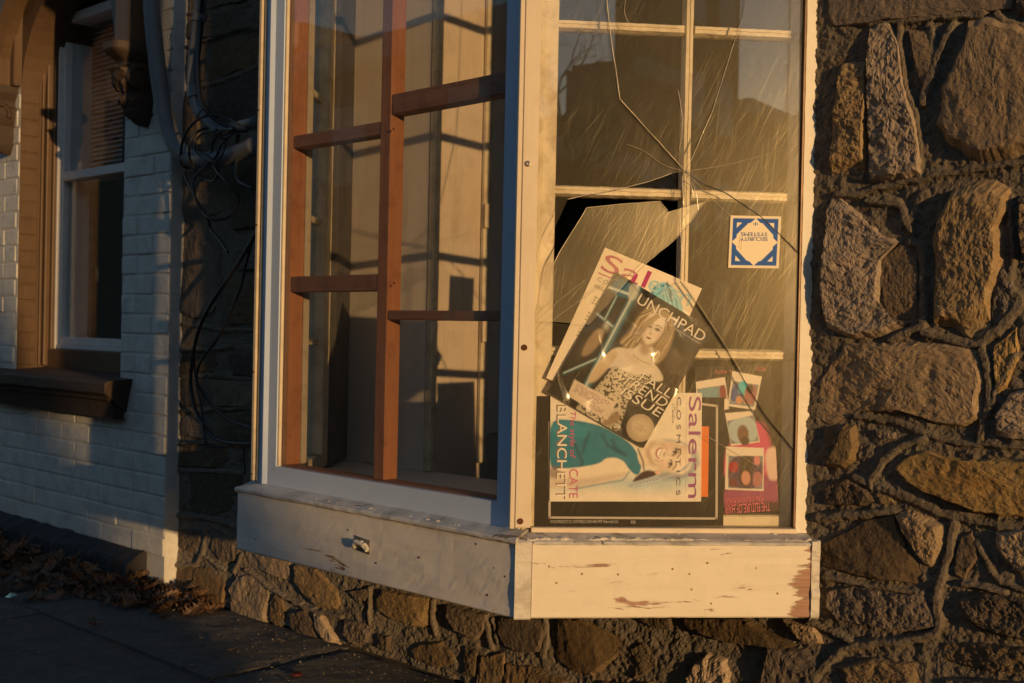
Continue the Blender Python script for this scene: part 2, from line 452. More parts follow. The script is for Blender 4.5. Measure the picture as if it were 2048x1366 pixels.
M['shadeblue'] = mat_paint('frame_shade_blue', (0.10, 0.47, 0.95), dirt=(0.08, 0.40, 0.85), along=2, dirt_amt=0.2, rough=0.4, bumpd=0.0003)  # unused; this blue stood in for shade on the corner frame
M['rust'] = mat_plain('rusty_screw', (0.13, 0.05, 0.02), 0.8, 0.2, 0.4, 200)
M['steel'] = mat_plain('zinc_screw', (0.35, 0.32, 0.28), 0.4, 0.8, 0.3, 200)
M['glass_front'] = mat_glass('front_pane', dust=0.012)
M['glass_side'] = mat_glass('dusty_cracked_pane', dust=0.007, dust_col=(0.64, 0.52, 0.30), scratch=0.062, haze=0.015, rotz=-T)
M['glass_shard'] = mat_glass('dusty_loose_shard', dust=0.060, dust_col=(0.64, 0.54, 0.34), scratch=0.22, haze=0.03, rotz=-T)
M['glass_edge'] = mat_plain('broken_glass_edge', (0.42, 0.36, 0.26), 0.15, 0.0, 0.3, 60, spec=0.8)  # paled to stand in for highlights along the broken edges
M['glass_house'] = mat_glass('house_pane', dust=0.01)
M['glass_sash'] = mat_glass('old_sash_pane', dust=0.02, dust_col=(0.5, 0.42, 0.3))
M['room'] = mat_plain('dark_room', (0.06, 0.052, 0.045), 0.9)
M['brick'] = mat_paint('painted_brick', (0.64, 0.64, 0.60), dirt=(0.33, 0.31, 0.28), along=1, dirt_amt=0.5, rough=0.7, bumpd=0.012)
M['brickmortar'] = mat_paint('painted_joint', (0.62, 0.61, 0.57), dirt=(0.30, 0.28, 0.25), dirt_amt=0.5, rough=0.8, bumpd=0.005)
M['brown'] = mat_paint('brown_trim_paint', (0.11, 0.066, 0.036), dirt=(0.055, 0.034, 0.02), along=2, dirt_amt=0.5, rough=0.5, bumpd=0.003)
M['brownstone'] = mat_paint('brownstone_paint', (0.055, 0.037, 0.027), dirt=(0.04, 0.03, 0.025), dirt_amt=0.5, rough=0.65, bumpd=0.004)
M['plinth'] = mat_paint('dark_plinth_paint', (0.035, 0.031, 0.034), dirt=(0.02, 0.018, 0.018), dirt_amt=0.5, rough=0.8, bumpd=0.006)
M['vinyl'] = mat_plain('white_vinyl', (0.72, 0.71, 0.68), 0.35, 0, 0.06)
M['blind'] = mat_plain('window_blind', (0.42, 0.42, 0.42), 0.6, 0, 0.1)
M['pvc'] = mat_plain('grey_conduit', (0.16, 0.165, 0.175), 0.5, 0, 0.12, 12)
M['cable'] = mat_plain('black_cable', (0.012, 0.012, 0.013), 0.45, 0, 0.2, spec=0.5)
M['concrete'] = mat_stone('sidewalk_concrete', (0.16, 0.15, 0.14), (0.10, 0.094, 0.087), (0.055, 0.052, 0.05), bumpd=0.007, scale=1.2, variety=0.14, hue=0.01)
M['asphalt'] = mat_stone('asphalt', (0.05, 0.05, 0.05), (0.042, 0.042, 0.043), (0.06, 0.058, 0.055), scale=1.2, variety=0.0)
M['soil'] = mat_stone('earth', (0.05, 0.04, 0.03), (0.07, 0.055, 0.04), (0.03, 0.026, 0.02), variety=0.0)
M['foil'] = mat_plain('metal_foil', (0.30, 0.29, 0.27), 0.35, 0.6, 0.2)

# ------------------------------------------------------------------ ground, pavement, street
GX0, GX1 = -60.0, 80.0
mesh_obj('ground', [(-300, -300, -0.17), (300, -300, -0.17), (300, 300, -0.17), (-300, 300, -0.17)], [[0, 1, 2, 3]], M['soil'], kind='structure')
mesh_obj('road', [(GX0, -11.0, -0.13), (GX1, -11.0, -0.13), (GX1, -4.0, -0.13), (GX0, -4.0, -0.13)], [[0, 1, 2, 3]], M['asphalt'], kind='structure')
pave = empty('pavement', (0, -1.2, -0.13), kind='structure')
box('pavement_bed', WF, GX0, GX1, -3.84, 0.04, -0.13, -0.030, M['soil'], pave)
box('kerb', WF, GX0, GX1, -4.0, -3.845, -0.165, 0.0, M['concrete'], pave, bev=0.012, seg=2)
def slab(x0, x1, y0, y1, dz=0.0, seed=0, inset=0.005):
    nx = max(3, int((x1-x0)/0.035)); ny = max(3, int((y1-y0)/0.035))
    xs = np.linspace(x0+inset, x1-inset, nx+1); ys = np.linspace(y0+inset, y1-inset, ny+1)
    X, Y = np.meshgrid(xs, ys); ed = np.minimum(np.minimum(X-x0, x1-X), np.minimum(Y-y0, y1-Y))
    Z = fbm(X*6, Y*6, octaves=4, seed=3+seed)*0.0030 + vnoise(X*33, Y*33, seed=8)*0.0010 - np.exp(-(ed-inset)/0.009)*0.006 + dz
    X = X + np.where((X > x0+inset*1.5) & (X < x1-inset*1.5), 0, vnoise(X*0+3, Y*25, seed=seed)*0.004)
    V = np.stack([X.ravel(), Y.ravel(), Z.ravel()], 1); F = []
    w = nx+1
    for j in range(ny):
        for i in range(nx): F.append([j*w+i, j*w+i+1, (j+1)*w+i+1, (j+1)*w+i])
    n0 = len(V); ring = [i for i in range(w)] + [j*w+nx for j in range(1, ny+1)] + [ny*w+i for i in range(nx-1, -1, -1)] + [j*w for j in range(ny-1, 0, -1)]
    low = V[ring].copy(); low[:, 2] = -0.05
    V = np.vstack([V, low]); k = len(ring)
    for i in range(k): F.append([ring[i], n0+i, n0+(i+1) % k, ring[(i+1) % k]])
    return mesh_obj('slab', V, F, M['concrete'], pave, smooth=False)
P1 = on_z(156, 1257, 0); P2 = on_z(450, 1363, 0)
JY = float((P1[1]+P2[1])/2)
edges = [-6.2, -4.9, -3.62, -2.72, -1.46, -0.2, 1.06, 2.3]
for i in range(len(edges)-1):
    slab(edges[i], edges[i+1], JY, 0.035, dz=[0, .004, -.002, .003, 0, .002, 0][i], seed=i)
    slab(edges[i]+0.31, edges[i+1]+0.31, JY-1.25, JY, dz=[.002, -.003, .002, 0, .003, 0, 0][i], seed=i+9)

# ------------------------------------------------------------------ the rubble stone wall
wall = empty('stone_wall', (-0.3, 0, 0), 'brown rubble stone wall with raised mortar joints around the bay window', 'wall')
def chaikin(P, n=2):
    P = np.asarray(P, float)
    for _ in range(n):
        Q = np.roll(P, -1, 0); P = np.stack([0.78*P+0.22*Q, 0.22*P+0.78*Q], 1).reshape(-1, 2)
    return P
def resample(P, n):
    d = np.linalg.norm(np.roll(P, -1, 0)-P, axis=1); s = np.concatenate([[0], np.cumsum(d)]); L = s[-1]
    Q = np.vstack([P, P[:1]]); t = np.linspace(0, L, n, endpoint=False)
    return np.stack([np.interp(t, s, Q[:, 0]), np.interp(t, s, Q[:, 1])], 1)
def stone(px, seed, proud=0.026, rough=0.0035, mat='stone', pts_px=True, n=96, rings=20, grow=1.07):
    A = np.array([on_y(x, y, WY-0.018)[[0, 2]] for x, y in px]) if pts_px else np.array(px, float)
    r = np.random.default_rng(seed)
    A = resample(A, n); c = A.mean(0)
    size = np.sqrt(((A-c)**2).sum(1)).mean()
    A = c+(A-c)*(1+(grow-1)*min(1.0, 0.09/size))
    ang = np.arctan2(A[:, 1]-c[1], A[:, 0]-c[0])
    A = c+(A-c)*(1+0.030*fbm(np.cos(ang)*5+seed, np.sin(ang)*5, octaves=5, seed=seed, gain=0.62))[:, None]
    ts = 1-(1-np.linspace(0, 1, rings+1)[1:])**1.35                   # denser near the rim
    P = np.vstack([c[None]]+[c+(A-c)*t for t in ts]); tt = np.concatenate([[0]]+[np.full(n, t) for t in ts])
    x, z = P[:, 0], P[:, 1]; dx, dz = x-c[0], z-c[1]
    top = proud*0.72+0.003
    wx = dx+0.004*fbm(x*40, z*40, octaves=3, seed=seed+8); wz_ = dz+0.004*fbm(x*40, z*40, octaves=3, seed=seed+9)
    a = r.uniform(0, 2*math.pi); h = top+r.uniform(0, 0.05)*(wx*math.cos(a)+wz_*math.sin(a))
    for k in range(7):                                                # split and hewn faces: the lowest plane wins
        a = r.uniform(0, 2*math.pi); sup = np.max(dx*math.cos(a)+dz*math.sin(a))
        g = r.choice([0.08, 0.16, 0.3, 0.55]); o = sup*r.uniform(0.15, 0.8) if g < 0.2 else sup*r.uniform(0.55, 0.92)
        h = np.minimum(h, top-g*(wx*math.cos(a)+wz_*math.sin(a)-o))
    edge_d = (1-tt)*size
    h = np.maximum(h, top*0.30)
    h = np.minimum(h, 0.0025+edge_d*r.uniform(1.2, 2.6))
    kx, kz = r.uniform(0.6, 1.5), r.uniform(0.6, 1.5); k = np.clip(edge_d/0.006, 0.2, 1)*0.8
    gr = fbm(x*70*kx, z*70*kz, octaves=4, seed=seed+2, gain=0.72)
    chip = np.clip(fbm(x*24, z*24, octaves=3, seed=seed+4)-0.45, 0, 1)
    h = h+k*rough*(0.55*fbm(x*17*kx, z*17*kz, octaves=3, seed=seed+1)+0.48*gr-1.6*chip)
    h = np.where(tt >= 0.999, -0.012, h)
    V = np.stack([x, WY-h, z], 1); F = []
    for i in range(n): F.append([0, 1+i, 1+(i+1) % n])
    for j in range(rings-1):
        b0 = 1+j*n; b1 = b0+n
        for i in range(n): F.append([b0+i, b1+i, b1+(i+1) % n, b0+(i+1) % n])
    return mesh_obj('stone', V, F, M[mat], wall)
R_ST = [   # traced outlines, right of the bay: (points, proud, roughness, material)
 ([(1660,-110),(1660,30),(1668,48),(1715,46),(1760,41),(1826,35),(1892,27),(1950,20),(2014,14),(2022,-110)], .024, .0022, 'stone'),
 ([(2032,-110),(2030,18),(2052,26),(2110,30),(2110,-110)], .020, .004, 'stone_dark'),
 ([(1664,70),(1732,57),(1730,119),(1682,121),(1664,135)], .006, .004, 'stone_dark'),
 ([(1680,128),(1708,120),(1728,124),(1730,200),(1724,330),(1716,352),(1660,348),(1660,262),(1668,190)], .026, .0055, 'stone'),
 ([(1738,60),(1772,48),(1796,90),(1804,170),(1826,230),(1838,290),(1840,348),(1808,354),(1738,356),(1735,240),(1732,120)], .028, .0055, 'stone'),
 ([(1812,58),(1856,56),(1866,90),(1868,135),(1847,190),(1828,140)], .016, .002, 'stone_dark'),
 ([(1880,62),(1908,56),(1888,108)], .012, .004, 'stone'),
 ([(1934,44),(1990,36),(2048,56),(2110,64),(2110,290),(2034,304),(1974,322),(1936,314),(1892,280),(1874,248),(1882,178),(1904,122),(1928,70)], .036, .0024, 'stone'),
 ([(1652,420),(1668,392),(1700,420),(1722,436),(1760,470),(1792,484),(1758,520),(1752,600),(1764,640),(1800,652),(1750,668),(1690,672),(1650,650),(1638,590),(1646,500)], .030, .0060, 'stone'),
 ([(1760,520),(1796,488),(1826,500),(1832,560),(1826,640),(1800,648),(1768,620),(1756,560)], .010, .002, 'stone_dark'),
 ([(1704,412),(1760,392),(1800,400),(1822,424),(1816,446),(1780,440),(1740,430)], .006, .004, 'stone_dark'),
 ([(1872,440),(1900,384),(1945,366),(1990,362),(2014,380),(2012,420),(1996,450),(2004,480),(1998,540),(1976,610),(1974,650),(1956,672),(1930,668),(1900,652),(1866,640),(1868,560),(1864,480)], .034, .0050, 'stone'),
 ([(2036,392),(2110,380),(2110,512),(2044,516),(2034,460)], .030, .005, 'stone'),
 ([(1984,560),(2012,520),(2022,570),(2038,592),(2014,630),(1978,660)], .012, .005, 'mortar'),
 ([(1646,760),(1684,690),(1760,688),(1880,692),(1952,702),(1954,760),(1952,800),(1950,838),(1924,852),(1868,846),(1800,824),(1716,822),(1660,850),(1636,828),(1638,790)], .026, .0034, 'stone'),
 ([(1984,692),(2028,656),(2032,716),(2008,770),(1990,790),(1984,740)], .016, .005, 'stone'),
 ([(1988,830),(2016,790),(2052,778),(2120,780),(2120,878),(2040,882),(1990,872)], .026, .005, 'stone'),
 ([(1650,932),(1676,880),(1684,850),(1706,850),(1712,890),(1704,924),(1684,936)], .030, .002, 'stone'),
 ([(1648,850),(1674,856),(1660,890),(1646,920),(1640,880)], .004, .003, 'stone_dark'),
 ([(1742,858),(1790,864),(1792,880),(1764,884),(1744,874)], .014, .005, 'stone'),
 ([(1790,938),(1824,914),(1850,902),(1880,914),(1912,920),(2048,922),(2120,918),(2120,1030),(2040,1032),(1960,1026),(1900,1004),(1846,984),(1808,962)], .030, .0030, 'stone'),
 ([(1646,972),(1690,958),(1730,980),(1745,1004),(1724,1012),(1646,1010)], .018, .005, 'stone_dark'),
 ([(1742,985),(1780,990),(1790,1008),(1756,1012)], .012, .003, 'stone'),
 ([(1642,1088),(1690,1066),(1730,1044),(1780,1032),(1800,1070),(1822,1110),(1840,1150),(1824,1166),(1760,1160),(1690,1146),(1644,1130)], .022, .0022, 'stone_dark'),
 ([(1784,1030),(1812,1020),(1850,1034),(1884,1052),(1886,1090),(1866,1140),(1846,1140),(1826,1104),(1800,1066)], .030, .0065, 'stone'),
 ([(1918,1074),(1938,1066),(1954,1092),(1952,1120),(1936,1140),(1924,1162),(1904,1152),(1906,1110)], .014, .002, 'stone_dark'),
 ([(1986,1066),(2040,1056),(2120,1058),(2120,1150),(2040,1156),(2010,1130),(1988,1100)], .024, .005, 'stone'),
 ([(1650,1186),(1700,1174),(1766,1184),(1846,1192),(1866,1224),(1862,1252),(1800,1262),(1730,1252),(1676,1240),(1648,1214)], .024, .0062, 'stone_dark'),
 ([(1916,1204),(1960,1188),(2050,1200),(2120,1204),(2120,1284),(2030,1280),(1950,1258),(1922,1232)], .024, .0062, 'stone_dark'),
 ([(1884,1292),(1960,1290),(2120,1306),(2120,1350),(1980,1346),(1890,1322)], .020, .006, 'stone_dark'),
 ([(1660,1340),(1740,1322),(1820,1330),(1836,1366),(1820,1420),(1670,1420)], .018, .006, 'stone_dark'),
 ([(1890,1362),(2000,1366),(2100,1372),(2100,1430),(1900,1430)], .018, .006, 'stone_dark'),
]
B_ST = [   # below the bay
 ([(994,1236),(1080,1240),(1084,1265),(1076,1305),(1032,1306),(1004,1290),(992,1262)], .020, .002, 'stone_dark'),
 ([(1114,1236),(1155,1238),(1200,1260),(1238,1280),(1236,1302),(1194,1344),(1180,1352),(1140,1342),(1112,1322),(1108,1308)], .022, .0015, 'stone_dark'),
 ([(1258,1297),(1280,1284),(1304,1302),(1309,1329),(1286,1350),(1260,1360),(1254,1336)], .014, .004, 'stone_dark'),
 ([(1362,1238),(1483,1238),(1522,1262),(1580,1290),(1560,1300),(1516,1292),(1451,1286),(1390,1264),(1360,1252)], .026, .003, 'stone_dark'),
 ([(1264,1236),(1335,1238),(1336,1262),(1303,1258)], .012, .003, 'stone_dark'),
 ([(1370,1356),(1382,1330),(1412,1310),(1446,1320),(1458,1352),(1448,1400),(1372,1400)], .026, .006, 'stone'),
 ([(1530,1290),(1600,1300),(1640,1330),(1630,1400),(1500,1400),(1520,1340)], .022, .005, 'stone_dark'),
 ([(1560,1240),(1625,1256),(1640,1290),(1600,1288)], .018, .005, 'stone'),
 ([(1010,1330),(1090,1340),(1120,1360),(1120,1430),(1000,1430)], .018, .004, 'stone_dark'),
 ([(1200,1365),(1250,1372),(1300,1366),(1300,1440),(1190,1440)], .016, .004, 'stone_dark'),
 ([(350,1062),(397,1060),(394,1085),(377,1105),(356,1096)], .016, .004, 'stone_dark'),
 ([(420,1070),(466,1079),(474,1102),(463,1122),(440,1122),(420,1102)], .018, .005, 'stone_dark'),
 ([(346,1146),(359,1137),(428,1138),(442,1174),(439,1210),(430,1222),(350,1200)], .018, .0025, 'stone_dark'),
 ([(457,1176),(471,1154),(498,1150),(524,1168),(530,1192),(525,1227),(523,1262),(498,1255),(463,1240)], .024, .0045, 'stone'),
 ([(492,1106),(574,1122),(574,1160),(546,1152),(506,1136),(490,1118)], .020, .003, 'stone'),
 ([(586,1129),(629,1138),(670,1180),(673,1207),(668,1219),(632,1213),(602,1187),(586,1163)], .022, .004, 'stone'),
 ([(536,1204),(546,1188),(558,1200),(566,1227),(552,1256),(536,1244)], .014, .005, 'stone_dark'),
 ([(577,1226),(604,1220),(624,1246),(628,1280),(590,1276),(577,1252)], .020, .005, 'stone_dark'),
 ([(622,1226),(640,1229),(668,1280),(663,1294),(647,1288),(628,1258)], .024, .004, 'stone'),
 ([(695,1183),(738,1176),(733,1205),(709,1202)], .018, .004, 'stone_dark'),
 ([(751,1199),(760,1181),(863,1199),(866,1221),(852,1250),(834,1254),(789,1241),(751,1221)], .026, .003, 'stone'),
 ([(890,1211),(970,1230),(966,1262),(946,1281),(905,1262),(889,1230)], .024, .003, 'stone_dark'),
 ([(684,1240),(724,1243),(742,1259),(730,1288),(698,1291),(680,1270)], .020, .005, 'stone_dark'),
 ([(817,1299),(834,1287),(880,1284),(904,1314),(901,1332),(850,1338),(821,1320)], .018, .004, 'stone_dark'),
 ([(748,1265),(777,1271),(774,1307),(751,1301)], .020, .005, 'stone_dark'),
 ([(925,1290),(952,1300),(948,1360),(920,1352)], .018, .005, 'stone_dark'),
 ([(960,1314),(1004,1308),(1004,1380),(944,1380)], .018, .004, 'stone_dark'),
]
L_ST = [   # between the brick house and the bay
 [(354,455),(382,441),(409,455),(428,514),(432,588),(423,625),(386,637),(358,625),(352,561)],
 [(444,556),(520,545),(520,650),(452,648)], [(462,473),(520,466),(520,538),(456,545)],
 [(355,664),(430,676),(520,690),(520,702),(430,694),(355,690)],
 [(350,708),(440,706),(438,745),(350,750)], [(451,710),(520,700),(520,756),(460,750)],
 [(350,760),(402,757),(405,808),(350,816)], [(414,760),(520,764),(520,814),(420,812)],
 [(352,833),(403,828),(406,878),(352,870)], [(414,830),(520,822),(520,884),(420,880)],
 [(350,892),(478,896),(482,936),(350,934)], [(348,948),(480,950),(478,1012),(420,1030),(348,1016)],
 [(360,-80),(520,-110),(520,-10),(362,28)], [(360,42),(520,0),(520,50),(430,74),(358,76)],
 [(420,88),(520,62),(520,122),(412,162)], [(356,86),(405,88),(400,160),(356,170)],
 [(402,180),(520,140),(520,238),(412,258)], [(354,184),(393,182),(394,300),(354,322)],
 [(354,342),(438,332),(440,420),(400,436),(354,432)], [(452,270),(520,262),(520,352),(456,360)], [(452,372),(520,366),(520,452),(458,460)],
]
sd_ = 100
for px, pr, ro, mt in R_ST:
    sd_ += 1; stone(px, sd_, pr, ro, mt, n=150, rings=40)
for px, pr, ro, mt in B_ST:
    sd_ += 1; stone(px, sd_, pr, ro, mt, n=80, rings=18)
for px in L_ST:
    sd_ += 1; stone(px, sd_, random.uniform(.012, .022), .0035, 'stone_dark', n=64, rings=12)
# the wall goes on a little beyond the frame to the right and above: a few more courses of stones
for (zx, row) in enumerate(range(0, 9)):
    z0 = 0.03+row*0.225
    x = 0.47+random.uniform(0, 0.06)
    while x < 1.75:
        w = random.uniform(0.16, 0.34); hh = 0.19+random.uniform(-.02, .015); j = lambda: random.uniform(-.02, .02)
        sd_ += 1
        stone([(x+j(), z0+abs(j())), (x+w*.5, z0+j()*.4), (x+w+j(), z0+abs(j())), (x+w+.01, z0+hh*.5), (x+w+j(), z0+hh-abs(j())), (x+w*.45, z0+hh+j()*.3), (x+j(), z0+hh-abs(j())), (x-.012, z0+hh*.5)],
              sd_, random.uniform(.02, .034), .004, random.choice(['stone', 'stone', 'stone_dark']), pts_px=False, n=48, rings=10)
        x += w+0.03
BEADS = [
 [(1678,388),(1723,388),(1756,374),(1834,360),(1887,347),(1949,340),(2027,328),(2080,320)],
 [(1744,45),(1810,41),(1867,35),(1928,31),(1965,27)], [(1994,29),(2014,44),(2048,56),(2090,66)],
 [(1802,52),(1803,90),(1808,135),(1815,180),(1828,215),(1836,240),(1840,290),(1843,352)],
 [(1861,52),(1868,90),(1869,130),(1846,205)], [(1908,52),(1880,110),(1850,190),(1848,206)],
 [(1713,832),(1750,836),(1789,843),(1853,865),(1916,884),(2000,890),(2080,893)],
 [(1853,874),(1802,895),(1770,925),(1749,955),(1746,972)],
 [(1713,957),(1758,974),(1815,993),(1865,1018),(1910,1033),(1986,1045),(2080,1058)],
 [(1911,1050),(1900,1109),(1884,1160),(1876,1190),(1878,1235),(1874,1258),(1850,1272),(1789,1284),(1707,1290),(1660,1320),(1631,1356)],
 [(1954,1083),(1975,1125),(1996,1155),(2030,1175),(2080,1180)], [(1650,1152),(1700,1160),(1745,1170),(1800,1180),(1846,1190)],
 [(1846,664),(1890,676),(1950,688),(1986,668),(2016,640),(2042,600),(2020,582)],
 [(1964,697),(1976,740),(1978,780),(1974,820),(1960,876)], [(2033,712),(2012,750),(1992,790),(1975,830)],
 [(1784,678),(1820,662),(1846,645),(1848,580),(1846,500),(1826,486)], [(1637,1034),(1700,1030),(1789,1022)],
 [(1618,1246),(1660,1262),(1707,1282)], [(1930,1168),(1970,1172),(2010,1184)], [(1822,462),(1826,436),(1852,386)], [(1740,400),(1800,412),(1822,462)],
 [(2022,395),(2020,440),(2028,500),(2020,560)],
 [(495,1138),(528,1165),(572,1195),(620,1218),(647,1227),(685,1233)], [(418,1049),(412,1075),(408,1108)], [(341,1127),(370,1130),(391,1128),(406,1110)],
 [(409,1110),(430,1127),(450,1140)], [(868,1202),(868,1240),(873,1268)], [(975,1236),(984,1292)], [(988,1238),(997,1284)], [(741,1177),(742,1245)],
 [(1090,1240),(1094,1280),(1086,1310)], [(485,1110),(478,1130),(470,1142)],
 [(360,34),(405,22)], [(360,101),(420,80),(470,62),(520,56)], [(405,172),(450,160),(520,130)], [(354,332),(440,326)], [(350,648),(400,652),(450,662),(520,660)], [(352,700),(440,698),(470,690)],
 [(350,753),(420,750),(520,762)], [(350,822),(420,820),(520,816)], [(352,886),(420,886),(520,892)], [(348,940),(420,942),(480,946)], [(346,1030),(420,1036),(470,1052)], [(440,470),(438,540),(446,640)],
]
SEG = []                                                 # raised pointing runs along these lines, struck into the mortar
for k, B in enumerate(BEADS):
    P = smooth_path([on_y(x, y, WY-0.006) for x, y in B], 5)[:, [0, 2]]
    for a, b_ in zip(P[:-1], P[1:]): SEG.append((*a, *b_, k))
SEG = np.array(SEG)
def ridge(X, Z):
    out = np.zeros(X.shape); lo = np.array([X.min(), Z.min()])-0.03; hi = np.array([X.max(), Z.max()])+0.03
    Xw = X+0.0028*fbm(X*45, Z*45, octaves=3, seed=71); Zw = Z+0.0028*fbm(X*45, Z*45, octaves=3, seed=72)
    for ax, az, bx, bz, k in SEG:
        if max(ax, bx) < lo[0] or min(ax, bx) > hi[0] or max(az, bz) < lo[1] or min(az, bz) > hi[1]: continue
        m = (X > min(ax, bx)-0.03) & (X < max(ax, bx)+0.03) & (Z > min(az, bz)-0.03) & (Z < max(az, bz)+0.03)
        if not m.any(): continue
        x, z = Xw[m], Zw[m]; ex, ez = bx-ax, bz-az
        t = np.clip(((x-ax)*ex+(z-az)*ez)/(ex*ex+ez*ez+1e-12), 0, 1); d = np.hypot(x-ax-t*ex, z-az-t*ez)
        w = 0.0052+0.0012*math.sin(k*1.7)
        h = (0.0085+0.0015*math.sin(k*2.9))*np.clip((1.7-d/w)/0.85, 0, 1)
        out[m] = np.maximum(out[m], h)
    return out
def bed(x0, x1, z0, z1, step, seed=0, amp=1.0, name='mortar_bed'):
    nx = int((x1-x0)/step); nz = int((z1-z0)/step)
    X, Z = np.meshgrid(np.linspace(x0, x1, nx+1), np.linspace(z0, z1, nz+1))
    R = ridge(X, Z) if step < 0.01 else np.zeros(X.shape)
    g = 1-0.55*np.clip(R/0.008, 0, 1)                    # the struck beads are smoother than the bed
    H = 0.0055+R+amp*g*(fbm(X*11, Z*11, octaves=3, seed=61)*0.0036+fbm(X*60, Z*60, octaves=4, seed=62, gain=0.66)*0.0022+np.clip(vnoise(X*150, Z*150, seed=63), 0, 1)*0.0022)
    V = np.stack([X.ravel(), WY-H.ravel(), Z.ravel()], 1); w = nx+1
    I = np.arange(nx*nz); a = (I//nx)*w+I % nx
    F = np.stack([a, a+1, a+w+1, a+w], 1)
    return mesh_obj(name, V, F, M['mortar'], wall)
bed(-0.06, 0.50, 0.0, 1.75, 0.0032)
bed(0.50, 6.0, 0.0, 1.75, 0.05); bed(-1.70, 6.0, 2.30, 5.5, 0.08); bed(-0.06, 6.0, 1.75, 2.30, 0.02)
bed(-2.40, -0.06, 0.0, 0.50, 0.0045)
bed(-2.40, -1.70, 0.50, 2.30, 0.007, amp=0.8)
box('wall_core', WF, -0.058, 6.0, WY+0.012, 0.30, -0.1, 5.5, M['room'], wall)
box('wall_core', WF, -2.39, -1.72, WY+0.012, 0.30, -0.1, 5.5, M['room'], wall)
box('wall_core', WF, -1.72, -0.058, WY+0.012, 0.10, -0.1, 0.46, M['room'], wall)
box('wall_core', WF, -1.72, -0.058, WY+0.012, 0.30, 2.26, 5.5, M['room'], wall)

# ------------------------------------------------------------------ the bay window
bay = empty('bay_window', (-0.7, -0.2, 0.35), 'white angled bay window with peeling apron boards and a cracked side pane', 'bay window')
ZB, ZT = 0.351, 0.496                                   # apron foot and top
XL = -1.3128                                            # apron's far corner
SL = 0.5824
LD = np.array([-math.cos(T), math.sin(T), 0.0]); LN = np.array([-math.sin(T), -math.cos(T), 0.0])
LF = Frame((XL, YA, 0), LD, LN)                         # the far flank (s, outward, z)
wobbly_board('apron_board', FF, XL+0.002, AC[0]-0.004, -0.022, 0.0, ZB, ZT, M['wpaint'], bay, seed=3, label='front apron board, its white paint thin and grey')
wobbly_board('apron_board', SF, 0.030, SL-0.012, -0.022, 0.0, ZB+0.001, ZT-0.002, M['wpaint_side'], bay, seed=5, label='side apron board, cream paint flaking off brown wood')
wobbly_board('corner_filler', SF, -0.003, 0.0285, -0.024, 0.0035, ZB-0.001, ZT+0.002, M['caulk'], bay, step=0.006, amp=0.0012, seed=6)
wobbly_board('end_caulk', SF, SL-0.0105, SL+0.006, -0.02, 0.004, ZB, ZT+0.006, M['caulk'], bay, step=0.004, amp=0.003, seed=8)
wobbly_board('apron_board', LF, 0.004, 0.63, -0.022, 0.0, ZB, ZT, M['wpaint'], bay, seed=4)
# sill: a sloping shelf on all three sides, and the closed soffit under the bay
def sill_run(name, fr, a0, a1, z_out, z_in, depth, seed, mitre0=0.0, mitre1=0.0, mat='sill', over=0.006, lip=0.011):
    n = max(8, int((a1-a0)/0.010)); prof = [(-depth, z_in-0.02), (over*0.5, z_out-lip), (over, z_out-lip*0.7), (over, z_out-0.003), (over-0.003, z_out), (-0.012, z_out+(z_in-z_out)*0.3), (-depth*0.55, z_out+(z_in-z_out)*0.7), (-depth, z_in)]
    k = len(prof); V = []
    for i in range(n+1):
        t = i/n
        for b_, c_ in prof:
            lo = a0-mitre0*b_; hi = a1+mitre1*b_
            V.append((lo+(hi-lo)*t, b_, c_))
    V = np.array(V); nz = fbm(V[:, 0]*30, V[:, 1]*30+seed, octaves=4, seed=seed)
    out = V[:, 1] > -depth*0.6
    V[:, 2] += np.where(out, nz*0.0007, 0); V[:, 1] += np.where(V[:, 1] > 0, vnoise(V[:, 0]*60, V[:, 2]*90, seed=seed)*0.0008, 0)
    F = []
    for i in range(n):
        for j in range(k): F.append([i*k+j, (i+1)*k+j, (i+1)*k+(j+1) % k, i*k+(j+1) % k])
    F += [list(range(k))[::-1], [n*k+j for j in range(k)]]
    W = fr.pts(V)
    if np.linalg.det(fr.e) < 0: F = [f[::-1] for f in F]
    return mesh_obj(name, W, F, M[mat], bay)
h2 = math.tan(T/2)
sill_run('sill', FF, XL, AC[0], ZT+0.006, ZT+0.017, 0.085, 1, h2, h2)
sill_run('sill', SF, 0.0, SL, ZT+0.001, ZT+0.012, 0.085, 2, h2, 0, over=0.002, lip=0.006)
sill_run('sill', LF, 0.0, 0.63, ZT+0.004, ZT+0.017, 0.085, 3, h2, 0)
def crumb_line(name, fr, a0, a1, b, c, r, seed, jag=1.0):
    n = int((a1-a0)/0.005); t = np.linspace(0, 1, n)
    P = fr.pts(np.stack([a0+(a1-a0)*t, b+0.003*vnoise(t*60, t*0, seed=seed), c+0.002*vnoise(t*50, t*0, seed=seed+1)], 1))
    rv = r*0.62*(0.55+0.5*np.clip(fbm(t*40, t*0, octaves=3, seed=seed+2), -0.6, 1.2)*jag)
    V, F = tube_geo(P, r, 7, rv=rv)
    V += np.stack([vnoise(V[:, 0]*180, V[:, 2]*180, seed=seed+i) for i in range(3)], 1)*0.0018
    return mesh_obj(name, V, F, M['caulk'], bay)
crumb_line('caulk_line', FF, XL+0.30, AC[0]-0.02, -0.012, ZT+0.007, 0.0048, 21, 1.3)
crumb_line('caulk_line', SF, 0.02, SL-0.01, -0.010, ZT+0.003, 0.0058, 25, 1.3)
crumb_line('caulk_line', SF, 0.06, SL-0.02, -0.047, ZT+0.006, 0.0040, 29, 1.2)
soff = [np.array([XL, YA+0.02, ZB+0.004]), np.array([AC[0]-0.008, YA+0.02, ZB+0.004]), FL(SL-0.02, -0.02, ZB+0.004), np.array([-0.02, WY+0.02, ZB+0.004]), np.array([-1.76, WY+0.02, ZB+0.004])]
top = [p+np.array([0, 0, 0.04]) for p in soff]
